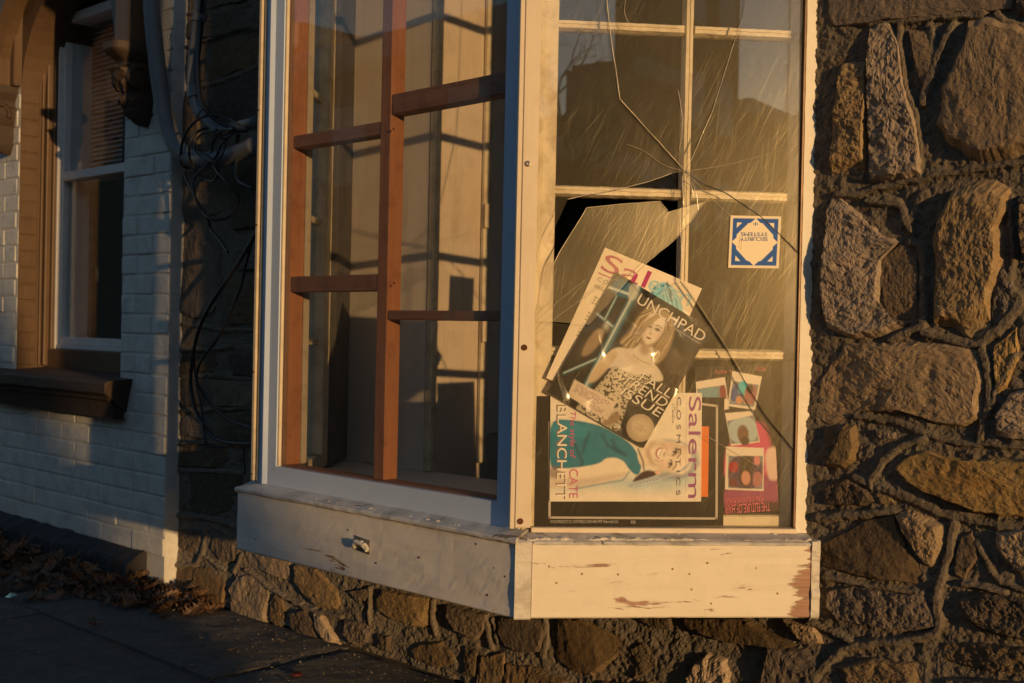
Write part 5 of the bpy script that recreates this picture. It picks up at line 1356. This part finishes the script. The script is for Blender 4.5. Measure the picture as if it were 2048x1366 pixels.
# --- upper magazine, leaning behind the wrapped one
o_ = OF-0.0215; q = fsp(o_)
um = Sheet(q(1210, 495), q(1404, 577), q(1092, 756), o_, 0.0025, warp=0.0013, seed=12)
uu = lambda px, py: tuple(uv_of(um, px, py)); W2 = lambda *P: [uu(*p) for p in P]
cv = Canvas(120, 160, (234, 220, 192), 1.36)
cv.poly(W2((1296,600),(1304,575),(1325,562),(1345,572),(1362,600),(1372,650),(1340,700),(1300,640)), (130,196,205), 0.012)
for k in range(8):
    cv.stroke(W2((1334-k,572+k),(1346-k*4+10,600),(1352-k*6+14,650)), 0.006, (92,150,162) if k % 2 else (190,226,228), 0.9, 0.7)
cv.stroke(W2((1300,600),(1310,574),(1334,570)), 0.01, (60,110,130), 1.0, 0.8)
cv.stroke(W2((1334,566),(1340,580),(1342,600)), 0.012, (52,66,84), 1.2, 0.7)
for k, (x, y) in enumerate(((1190, 590), (1176, 622), (1160, 654), (1146, 690), (1132, 720))):
    a = uu(x, y); cv.lines(a[0], a[0]+0.16, a[1], a[1]+0.07, 3, (110,96,82), 0.75, k)
um.build('magazine', cv, M['print'], label='cream magazine leaning at the back, only its title and left edge showing', cat='magazine', group='magazines behind the cracked pane')
def um_letter(body, u0, u1, v0, v1, col): letter(um, body, u0, u1, v0, v1, col)
um_letter('Sal', 0.04, 0.50, 0.03, 0.155, (176, 60, 110)); um_letter('erm', 0.52, 0.95, 0.075, 0.155, (168, 204, 206)); um_letter('C O S M E T I C S', 0.06, 0.50, 0.205, 0.235, (120, 110, 105)); um_letter('MAGAZINE', 0.06, 0.28, 0.262, 0.288, (110, 100, 92))
V = um.at([0.04, 0.60, 0.60, 0.04], [0.178, 0.178, 0.186, 0.186], 0.0004); mesh_obj('title_rule', V, [[3, 2, 1, 0]], ink((170, 60, 110)), um.par)
# --- wrapped magazine in front
o_ = OF-0.0165; q = fsp(o_)
fm = Sheet(q(1232, 544), q(1423, 658), q(1094, 784), o_, 0.0032, warp=0.0022, seed=21)
cv = Canvas(290, 360, (20, 17, 14), 1.235)
for (a, b_, c, d, col) in ((.82, .42, .16, .12, (74, 58, 38)), (.9, .30, .1, .08, (60, 48, 34)), (.12, .62, .1, .1, (48, 42, 34)), (.42, .16, .08, .07, (70, 54, 38)), (.12, .2, .12, .1, (36, 40, 40)), (.78, .8, .14, .07, (58, 50, 38)), (.93, .55, .06, .1, (50, 40, 28))):
    cv.ell(a, b_, c, d, col, soft=1.0, a=0.85)
def bar(P, w):
    cv.stroke(P, w, (34, 74, 84), 0.5); cv.stroke([(a-w*0.25, b_) for a, b_ in P], w*0.62, (96, 140, 148), 0.9); cv.stroke([(a-w*0.35, b_) for a, b_ in P], w*0.2, (206, 214, 204), 1.2)
bar([(.045, .33), (.25, .355)], 0.020); bar([(.05, .82), (.25, .60)], 0.018); bar([(.11, .06), (.13, .34)], 0.016); bar([(.245, -.02), (.262, .40), (.285, .84)], 0.038)
cv.poly([(.02, .02), (.20, .02), (.22, .13), (.03, .15)], (34, 108, 140), 0.01, 0.9); cv.stroke([(.02, .12), (.20, .09)], 0.012, (190, 210, 210), 0.8)
cv.poly([(.16, .01), (.26, .0), (.27, .12), (.20, .12)], (200, 204, 190), 0.01, 0.8)
SK = (222, 210, 186)
cv.poly([(.10, .42), (.17, .40), (.20, .50), (.16, .62), (.10, .66), (.08, .55)], (150, 128, 98), 0.012)                      # raised forearm behind
cv.poly([(.40, .10), (.47, .06), (.56, .05), (.66, .08), (.73, .16), (.76, .28), (.76, .38), (.70, .44), (.62, .40), (.50, .42), (.40, .44), (.33, .42), (.37, .32), (.37, .20)], (160, 140, 106), 0.014)
for k in range(16):
    a = .38+k*.024; cv.stroke([(.54+(a-.56)*.3, .07), (a-.02, .20), (a-.03+.02*math.sin(k), .34), (a-.05, .43)], 0.005, (212, 194, 158) if k % 2 else (92, 76, 56), 1.0, 0.7)
cv.poly([(.52, .33), (.64, .33), (.66, .42), (.78, .45), (.86, .50), (.80, .54), (.60, .58), (.42, .60), (.34, .64), (.30, .74), (.25, .72), (.29, .55), (.34, .46), (.48, .42)], SK, 0.010)
cv.poly([(.33, .48), (.38, .50), (.37, .62), (.33, .76), (.27, .80), (.25, .72), (.28, .58)], (206, 184, 150), 0.012)
cv.poly([(.51, .34), (.63, .36), (.60, .42), (.53, .41)], (170, 144, 108), 0.02, 0.8)
fu = lambda px, py: tuple(uv_of(fm, px, py))
face(cv, fu, (1305, 659), (.40, -.916), 45, 66, False, skin=(232, 220, 196), sh=(150, 124, 94), ue=227.0)
cv.poly([(.44, .30), (.455, .18), (.52, .085), (.60, .085), (.545, .12), (.50, .17), (.485, .26), (.475, .36)], (166, 146, 112), 0.010, 0.92)
cv.poly([(.59, .085), (.66, .11), (.71, .20), (.71, .34), (.67, .38), (.672, .26), (.655, .165)], (128, 106, 76), 0.010, 0.92)
for k in range(12):
    a = .45+k*.004; cv.stroke([(.56, .082+k*.002), (a+.045, .13), (a, .22), (a-.02+.01*math.sin(k*2), .36)], 0.0028, (206, 188, 152) if k % 3 else (84, 68, 48), 1.0, 0.75)
    a = .665+k*.004; cv.stroke([(.60, .082+k*.002), (a, .15), (a+.012, .25), (a-.005+.01*math.sin(k), .40)], 0.0028, (186, 164, 126) if k % 3 else (74, 60, 42), 1.0, 0.75)
cv.poly([(.40, .44), (.50, .47), (.60, .46), (.58, .50), (.45, .50)], (196, 174, 142), 0.03, 0.5); cv.stroke([(.50, .455), (.58, .462), (.68, .452)], .006, (176, 152, 118), 1.4, .6)
dress = [(.40, .575), (.50, .60), (.60, .575), (.70, .52), (.745, .50), (.75, .58), (.70, .68), (.66, .74), (.70, .86), (.74, 1.02), (.28, 1.02), (.30, .92), (.36, .80), (.38, .68)]
d = np.clip(0.5-cv.sd_poly([tuple(p) for p in chaikin(dress, 2)])/0.012, 0, 1)
sp_ = vnoise(cv.u*66, cv.v*80, seed=2)+0.35*vnoise(cv.u*120, cv.v*150, seed=3)
spot = np.clip((sp_-0.28)*7, 0, 1)*0.92
foldd = 1-0.35*np.clip(np.abs(cv.u-0.53)/0.2, 0, 1)[..., None]*(1+0.3*vnoise(cv.u*14, cv.v*6, seed=6)[..., None])
cc = lin((216, 204, 174))*foldd*(1-spot[..., None])+lin((36, 30, 24))*spot[..., None]
cv.put(d, cc)
cv.poly([(.62, .86), (.70, .90), (.62, 1.0), (.55, 1.0)], (150, 128, 98), 0.012)
cv.poly([(.155, .822), (.58, .815), (.592, .955), (.172, .948)], (222, 205, 182), 0.006, smooth=False)
cv.lines(.19, .56, .835, .905, 5, (130, 96, 110), 0.6, 5); cv.lines(.38, .57, .905, .945, 4, (100, 80, 90), 0.6, 6)
grain(cv, 0.07, 9)
cv.ell(.884, .885, .125, .101, (176, 158, 130), soft=0.03); cv.ell(.90, .88, .085, .072, (206, 190, 158), soft=0.8, a=.8); cv.lines(.82, .95, .86, .91, 3, (150, 130, 108), .5, 8)
fm.build('magazine', cv, M['print'], label='dark glossy magazine tilted in front, a fair haired woman in a spotted dress', cat='magazine', group='magazines behind the cracked pane')
def mat_wrap():
    m, nt, P, O = new_mat('clear_plastic_wrap'); b = NB(nt); nt.nodes.remove(P)
    tr = b.n('ShaderNodeBsdfTransparent'); gl = b.n('ShaderNodeBsdfGlossy'); gl.inputs['Roughness'].default_value = 0.16
    v = b.pos((1, 1, 1), -T); cr = b.math('ABSOLUTE', b.math('SUBTRACT', b.noise(v, 8, 1, 0.4, 0.5), 0.5)); n2 = b.noise(v, 13, 1, 0.4)
    h = b.math('ADD', b.math('MULTIPLY', b.math('MINIMUM', cr, 0.06), 6.0), b.math('MULTIPLY', n2, 0.5))
    b.l(b.bump(h, 0.8, 0.010), gl.inputs['Normal'])
    mx = b.n('ShaderNodeMixShader'); mx.inputs[0].default_value = 0.045; b.l(tr.outputs[0], mx.inputs[1]); b.l(gl.outputs[0], mx.inputs[2]); b.l(mx.outputs[0], O.inputs['Surface'])
    return m
M['wrap'] = mat_wrap()
def wrap(sheet, d, over=0.012):
    us, vs = np.meshgrid(np.linspace(-over, 1+over, 40), np.linspace(-over, 1+over, 50)); u, v = us.ravel(), vs.ravel()
    V = sheet.at(u, v, d); I = np.arange(39*49); a = (I//39)*40+I % 39
    mesh_obj('plastic_wrap', V, np.stack([a, a+40, a+41, a+1], 1), M['wrap'], sheet.par, smooth=True)
wrap(fm, 0.0016)
WH = (236, 226, 204)
letter(fm, 'UNCHPAD', 0.29, 0.985, 0.040, 0.118, WH)
letter(fm, 'THE SEASON FOR STYLE AND BEAUTY', 0.70, 0.98, 0.128, 0.142, (210, 200, 180))
for w_, a0, v0 in (('FALL', .66, .525), ('TREND', .53, .604), ('ISSUE', .58, .684)): letter(fm, w_, a0+.008, .993, v0+.006, v0+.073, (28, 24, 18), shear=0.04, d=0.0004)
letter(fm, 'FALL', 0.66, 0.985, 0.525, 0.592, WH, shear=0.04); letter(fm, 'TREND', 0.53, 0.985, 0.604, 0.672, WH, shear=0.04); letter(fm, 'ISSUE', 0.58, 0.985, 0.684, 0.752, WH, shear=0.04)
for v_ in (0.597, 0.677):
    V = fm.at([0.55, 0.985, 0.985, 0.55], [v_, v_, v_+0.003, v_+0.003], 0.0005); mesh_obj('title_rule', V, [[3, 2, 1, 0]], ink((150, 140, 120)), fm.par)
# --- alarm sticker on the pane
o_ = OF-0.0062; q = fsp(o_)
st = Sheet(q(1461, 431), q(1562, 433), q(1459, 535), o_+0.0012, 0.0010)
st.ev = q(1557, 537)-q(1562, 433)
cv = Canvas(140, 140, (236, 222, 190), 1.0)
BLUE = (44, 92, 168)
cv.rect(.05, .95, .05, .95, BLUE)
cv.poly([(.5, .045), (.59, .13), (.64, .14), (.86, .36), (.865, .42), (.955, .5), (.865, .58), (.86, .64), (.64, .86), (.59, .87), (.5, .955), (.41, .87), (.36, .86), (.14, .64), (.135, .58), (.045, .5), (.135, .42), (.14, .36), (.36, .14), (.41, .13)], (240, 226, 194), 0.002, smooth=False)
for sx in (0, 1):
    for sy in (0, 1):
        f_ = lambda a, b_: (1-a if sx else a, 1-b_ if sy else b_)
        cv.poly([f_(.13, .13), f_(.235, .13), f_(.13, .235)], (240, 226, 194), 0.002, smooth=False)
cv.rect(.488, .512, .12, .19, BLUE); cv.rect(.455, .472, .14, .17, BLUE); cv.rect(.528, .545, .14, .17, BLUE)
cv.stroke([(.20, .40), (.19, .62)], .005, (190, 150, 90), 0.6); cv.stroke([(.24, .46), (.23, .66)], .004, (170, 120, 70), 0.6)
st.build('alarm_sticker', cv, M['print_matt'], label='blue and white alarm company sticker upside down on the cracked pane', cat='sticker')
letter(st, 'SECURITY', 0.21, 0.75, 0.405, 0.478, BLUE, rot=180); letter(st, 'SYSTEMS', 0.22, 0.74, 0.315, 0.388, BLUE, rot=180)

# ------------------------------------------------------------------ fallen oak leaves and litter on the pavement
def mat_leaf():
    m, nt, P, O = new_mat('dry_oak_leaf'); b = NB(nt); oi = b.n('ShaderNodeObjectInfo')
    n = b.noise(b.pos(), 24, 3, 0.6); n2 = b.noise(b.pos(), 120, 3, 0.6)
    c = b.ramp(n, [(0.25, (0.05, 0.028, 0.017)), (0.45, (0.09, 0.046, 0.026)), (0.6, (0.15, 0.088, 0.05)), (0.75, (0.27, 0.19, 0.125))])
    hv = b.n('ShaderNodeHueSaturation'); b.l(c, hv.inputs['Color']); b.l(b.math('ADD', b.math('MULTIPLY', oi.outputs['Random'], 1.0), 0.6), hv.inputs['Value'])
    b.l(b.mix(0.4, hv.outputs[0], b.ramp(n2, [(0.3, 0.4), (0.7, 1.0)]), 'MULTIPLY'), P.inputs['Base Color']); P.inputs['Roughness'].default_value = 0.6
    return m
M['leaf'] = mat_leaf()
def leaf_geo(size, seed, curl):
    r = np.random.default_rng(seed); half = []
    for i in range(13):                                  # lobed half outline
        t = i/12; w = 0.30*math.sin(math.pi*min(1, t*0.92+0.06))*(1.0 if i % 2 else 0.38)*(1+r.uniform(-.25, .25))
        half.append((t+(0.05 if i % 2 else 0), w))
    V = []; n = len(half)
    for t, w in half: V += [(t-0.5, 0, 0), (t-0.5, w, 0), (t-0.5, -w*r.uniform(.7, 1.2), 0)]
    V = np.array(V)*size; F = []
    for i in range(n-1):
        a = i*3; F += [[a, a+3, a+4, a+1], [a+2, a+5, a+3, a]]
    V[:, 2] = curl*np.abs(V[:, 1])*r.uniform(.4, 1.4)+curl*0.8*(V[:, 0]**2)/size*r.uniform(-1, 2)+size*0.08*vnoise(V[:, 0]*40, V[:, 1]*40, seed=seed)
    st = np.array([(-0.62*size, 0.012*size, 0.02*size), (-0.62*size, -0.012*size, 0.02*size), (-0.48*size, -0.012*size, 0), (-0.48*size, 0.012*size, 0)])
    k = len(V); V = np.vstack([V, st]); F.append([k, k+1, k+2, k+3])
    return V, F
def spot_leaf(r):
    x = -4.1+r.random()**0.9*2.05
    t = np.clip((x+4.1)/2.05, 0, 1)
    width = 0.34*(1-t)**0.5+0.10
    d = abs(r.normal(0, 0.42))*width
    y0 = -0.09 if x < -2.5 else -0.01
    return x, y0-d, max(0.0, 0.070*(1-d/width)*(1-0.85*t))
r = np.random.default_rng(5); parts = []
for i in range(900):
    x, y, h = spot_leaf(r)
    V, F = leaf_geo(r.uniform(.035, .085), i, r.uniform(.1, .9))
    e = Matrix.Rotation(r.uniform(0, 6.28), 3, 'Z') @ Matrix.Rotation(r.normal(0, .5), 3, 'X') @ Matrix.Rotation(r.normal(0, .4), 3, 'Y')
    V = V @ np.array(e).T+np.array([x, y, 0.012+h*r.random()]); V[:, 2] = np.maximum(V[:, 2], 0.004+0.004*r.random())
    parts.append((V, F))
V, F = join_geo(parts)
mesh_obj('leaf_litter', V, F, M['leaf'], label='drift of dry brown oak leaves against the house foot', cat='leaves', kind='stuff')
LM = []
for i in range(8):
    V, F = leaf_geo(0.082, 400+i, random.uniform(.2, .8)); me = bpy.data.meshes.new('oak_leaf'); me.from_pydata(V.tolist(), [], F); me.update(); me.materials.append(M['leaf']); LM.append(me)
for i in range(60):
    x, y, h = spot_leaf(r)
    o = bpy.data.objects.new('oak_leaf', LM[i % 8]); COL.objects.link(o)
    o.location = (x, y-0.02, 0.028+h*1.05); o.rotation_euler = (r.normal(0, .5), r.normal(0, .45), r.uniform(0, 6.28)); k = r.uniform(.7, 1.15); o.scale = (k, k, k)
    tag(o, 'dry brown lobed oak leaf lying on top of the drift', 'leaf', 'oak leaves on the drift')
P = on_z(592, 1352, 0); V, F = lathe_geo((P[0], P[1], 0.003), [(0.0165, 0), (0.0165, 0.002), (0.014, 0.006), (0.004, 0.007)], 21)
V[:21, 0] += 0.001*np.sin(np.arange(21)*2.1)
M['capred'] = mat_plain('red_enamel', (0.07, 0.010, 0.008), 0.5)
mesh_obj('bottle_cap_litter', V, F, M['capred'], label='red bottle cap lying on the dark pavement', cat='bottle cap')
P = on_z(22, 1196, 0.09); V = np.array([(-.02, -.01, 0), (.02, -.012, .006), (.024, .01, .012), (-.015, .014, .004), (0, 0, .016)])+P
M['green'] = mat_plain('clear_green_plastic', (0.18, 0.42, 0.36), 0.25)
mesh_obj('plastic_scrap', V, [[0, 1, 4], [1, 2, 4], [2, 3, 4], [3, 0, 4], [3, 2, 1, 0]], M['green'], label='crumpled scrap of green plastic among the leaves', cat='litter')
for (px, py), lab in (((402, 1277), 'pale crumb of mortar on the near slab by the joint'), ((375, 1290), 'flat grey chip lying left of the pale crumb'), ((383, 1331), 'small white flake beside the slab joint'), ((560, 1280), 'thin straw coloured twig by the wall foot')):
    P = on_z(px, py, 0.004); rr = np.random.default_rng(px); V, F = lathe_geo((0, 0, 0), [(0.006, 0), (0.009, 0.003), (0.006, 0.006), (0.002, 0.007)], 7)
    V = V*np.array([1, .7, .6]) if 'twig' not in lab else V*np.array([3.2, .4, .5]); V += rr.normal(0, .0008, V.shape)
    mesh_obj('pebble' if 'twig' not in lab else 'twig', V+P, F, M['bead'], label=lab, cat='pebble' if 'twig' not in lab else 'twig')

# ------------------------------------------------------------------ across the street (seen mirrored in the panes): row houses, a bare tree; unseen, an added evergreen for shade
M['rowbrick'] = [mat_stone('row_brick_%d' % i, c, tuple(x*.8 for x in c), tuple(x*.55 for x in c), variety=0.05) for i, c in enumerate(((.22, .11, .08), (.30, .26, .21), (.17, .12, .10)))]
M['trim'] = mat_plain('row_trim', (0.45, 0.42, 0.37), 0.6)
box('far_pavement', WF, GX0, GX1, -14.0, -11.0, -0.16, 0.0, M['concrete'], kind='structure')
YR = -14.0
HS = [(-42, -34, 7.6, 0), (-33.98, -27, 6.9, 1), (-26.98, -20, 7.3, 2), (-19.98, -13, 6.5, 0), (-12.98, -6, 6.1, 1), (-5.98, 1, 5.2, 2), (1.02, 8, 6.4, 0), (8.02, 15, 7.6, 1), (15.02, 24.5, 5.2, 2), (24.52, 27, 7.8, 1), (27.02, 31, 12.0, 0), (31.02, 46, 7.9, 1)]
NM = ['leftmost brick row house', 'low pale stone row house', 'dark brown row house', 'lowest brick row house', 'tall pale row house', 'plain dark row house', 'tall red brick row house', 'pale row house right of the tall brick one', 'low dark row house behind the bare tree', 'pale row house right of the bare tree', 'narrow brick tower house above the roofs', 'long pale row house nearest the sun']
for (x0, x1, h, c), nm in zip(HS, NM):
    hs = empty('row_house', ((x0+x1)/2, YR, 0), nm+' across the street, mirrored in the glass', 'house', 'row houses across the street')
    dp = 2.0 if 24 < x0 < 28 else 9.0
    box('wall', WF, x0, x1, YR-dp, YR, 0, h, M['rowbrick'][c], hs)
    box('cornice', WF, x0-0.0, x1+0.0, YR+0.005, YR+0.45, h-0.45, h+0.12, M['trim'], hs, bev=0.08)
    box('roof', WF, x0+0.1, x1-0.1, YR-dp+0.1, YR-0.1, h+0.002, h+0.15, M['asphalt'], hs)
    nwin = max(2, int((x1-x0)/2.4)); fl = int(h//2.9)
    for f_ in range(fl):
        for i in range(nwin):
            cx = x0+(i+0.5)*(x1-x0)/nwin; z0 = 0.9+f_*2.9
            if f_ == 0 and i == 0:
                box('door', WF, cx-0.5, cx+0.5, YR+0.005, YR+0.06, 0.25, 2.4, M['brown'], hs, bev=0.01); continue
            w = box('window', WF, cx-0.55, cx+0.55, YR+0.005, YR+0.07, z0, z0+1.6, M['trim'], hs, bev=0.01)
            for zz in (0.07, 0.84): box('pane', WF, cx-0.47, cx+0.47, YR+0.0705, YR+0.076, z0+zz, z0+zz+0.69, M['glass_house'], w)
def bare_tree(base, h, seed, label):
    r = np.random.default_rng(seed); t = empty('bare_tree', base, label, 'tree'); twigs = []; trunk = []
    def grow(p, d, L, rad, depth):
        n = 5; P = [p]
        for i in range(n):
            d = d+r.normal(0, .12, 3); d[2] += 0.03; d = d/np.linalg.norm(d); P.append(P[-1]+d*L/n)
        rv = np.linspace(rad, rad*0.6, n+1)
        (trunk if depth == 0 else twigs).append(tube_geo(P, rad, 7 if depth < 2 else 4, rv=rv, cap=False))
        if depth < 5:
            for k in range(3 if depth < 4 else 2):
                ax = r.normal(0, 1, 3); nd = d+0.75*ax/np.linalg.norm(ax); nd[2] = abs(nd[2])*0.8+0.15; nd /= np.linalg.norm(nd)
                grow(P[-1] if k < 2 else P[3], nd, L*r.uniform(.6, .8), rad*0.58, depth+1)
    grow(np.array(base, float), np.array([0.05, 0.02, 1.0]), h*0.30, 0.17, 0)
    V, F = join_geo(trunk); mesh_obj('trunk', V, F, M['soil'], t); V, F = join_geo(twigs); mesh_obj('crown', V, F, M['soil'], t)
bare_tree((18.6, -12.0, 0), 9.0, 3, 'bare street tree across the road, mirrored in the upper pane')
def evergreen(base, r0, h, seed, label):  # added out of view, its cone shaped to throw shade on brick and apron
    t = empty('shade_evergreen', base, label, 'added shrub'); r = np.random.default_rng(seed); P = []
    V, F = tube_geo([(base[0], base[1], 0), (base[0], base[1], 0.4)], 0.06, 8); mesh_obj('trunk', V, F, M['soil'], t)
    N = 26; n = 30; Vc = []; Fc = []
    for i in range(N+1):
        z = 0.12+(h-0.12)*i/N; R = r0*min(1.0, 0.55+3*i/N)*(1-max(0, (z-1.0)/(h-1.0)))
        for k in range(n):
            w = 2*math.pi*k/n; q = R*0.93*(1+0.05*math.sin(k*2.3+i))
            Vc.append((base[0]+q*math.cos(w), base[1]+q*math.sin(w), z))
            for m_ in range(3):
                w2 = w+r.uniform(-.1, .1); q2 = R*r.uniform(.9, 1.03); P.append((base[0]+q2*math.cos(w2), base[1]+q2*math.sin(w2), z+r.uniform(-.05, .05)))
    for i in range(N):
        for k in range(n): Fc.append([i*n+k, i*n+(k+1) % n, (i+1)*n+(k+1) % n, (i+1)*n+k])
    mesh_obj('inner_foliage', Vc, Fc, M['ever'], t)
    P = np.array(P); D = r.normal(0, 1, (len(P), 2, 3)); D /= np.linalg.norm(D, axis=2, keepdims=True); D *= 0.045
    V = np.stack([P-D[:, 0]*.5, P+D[:, 0]*.5+D[:, 1]*.4, P+D[:, 0], P-D[:, 1]*.4], 1).reshape(-1, 3); F = np.arange(len(V)).reshape(-1, 4)
    o = mesh_obj('foliage', V, F, M['ever'], t); o['kind'] = 'stuff'
M['ever'] = mat_plain('evergreen_leaf', (0.035, 0.06, 0.025), 0.6, 0, 0.4, 8)
evergreen((8.0, -3.13, 0.0), 0.54, 2.85, 4, 'added unseen conical evergreen by the kerb, shaped to shade the brick house')

r = np.random.default_rng(77); parts = []
for i in range(1500):
    x = r.uniform(-4.0, -0.6); y = -abs(r.normal(0, 0.45))-0.0; q = r.uniform(0.0010, 0.0032)*(1.6 if r.random() < 0.08 else 1)
    V = np.array([(1, 0, 0), (-.5, .8, 0), (-.5, -.8, 0), (0, 0, .8)])*q*r.uniform(.6, 1.3, (4, 3)); w = r.uniform(0, 6.3)
    V = V @ np.array(Matrix.Rotation(w, 3, 'Z')).T+np.array([x, y, 0.003]); parts.append((V, [[0, 1, 3], [1, 2, 3], [2, 0, 3], [2, 1, 0]]))
V, F = join_geo(parts); mesh_obj('grit', V, F, M['bead'], label='pale grit and crumbs scattered over the pavement', cat='grit', kind='stuff')
for i in range(14):
    o = bpy.data.objects.new('stray_leaf', LM[i % 8]); COL.objects.link(o); x = r.uniform(-3.6, -1.55)
    o.location = (x, -0.16-abs(r.normal(0, 0.16))-(0.25 if x < -2.4 else 0.0), 0.012); o.rotation_euler = (r.normal(0, .15), r.normal(0, .15), r.uniform(0, 6.28)); k = r.uniform(.45, .8); o.scale = (k, k, k)
    tag(o, 'single dry oak leaf lying on the pavement clear of the drift', 'leaf', 'stray oak leaves on the pavement')
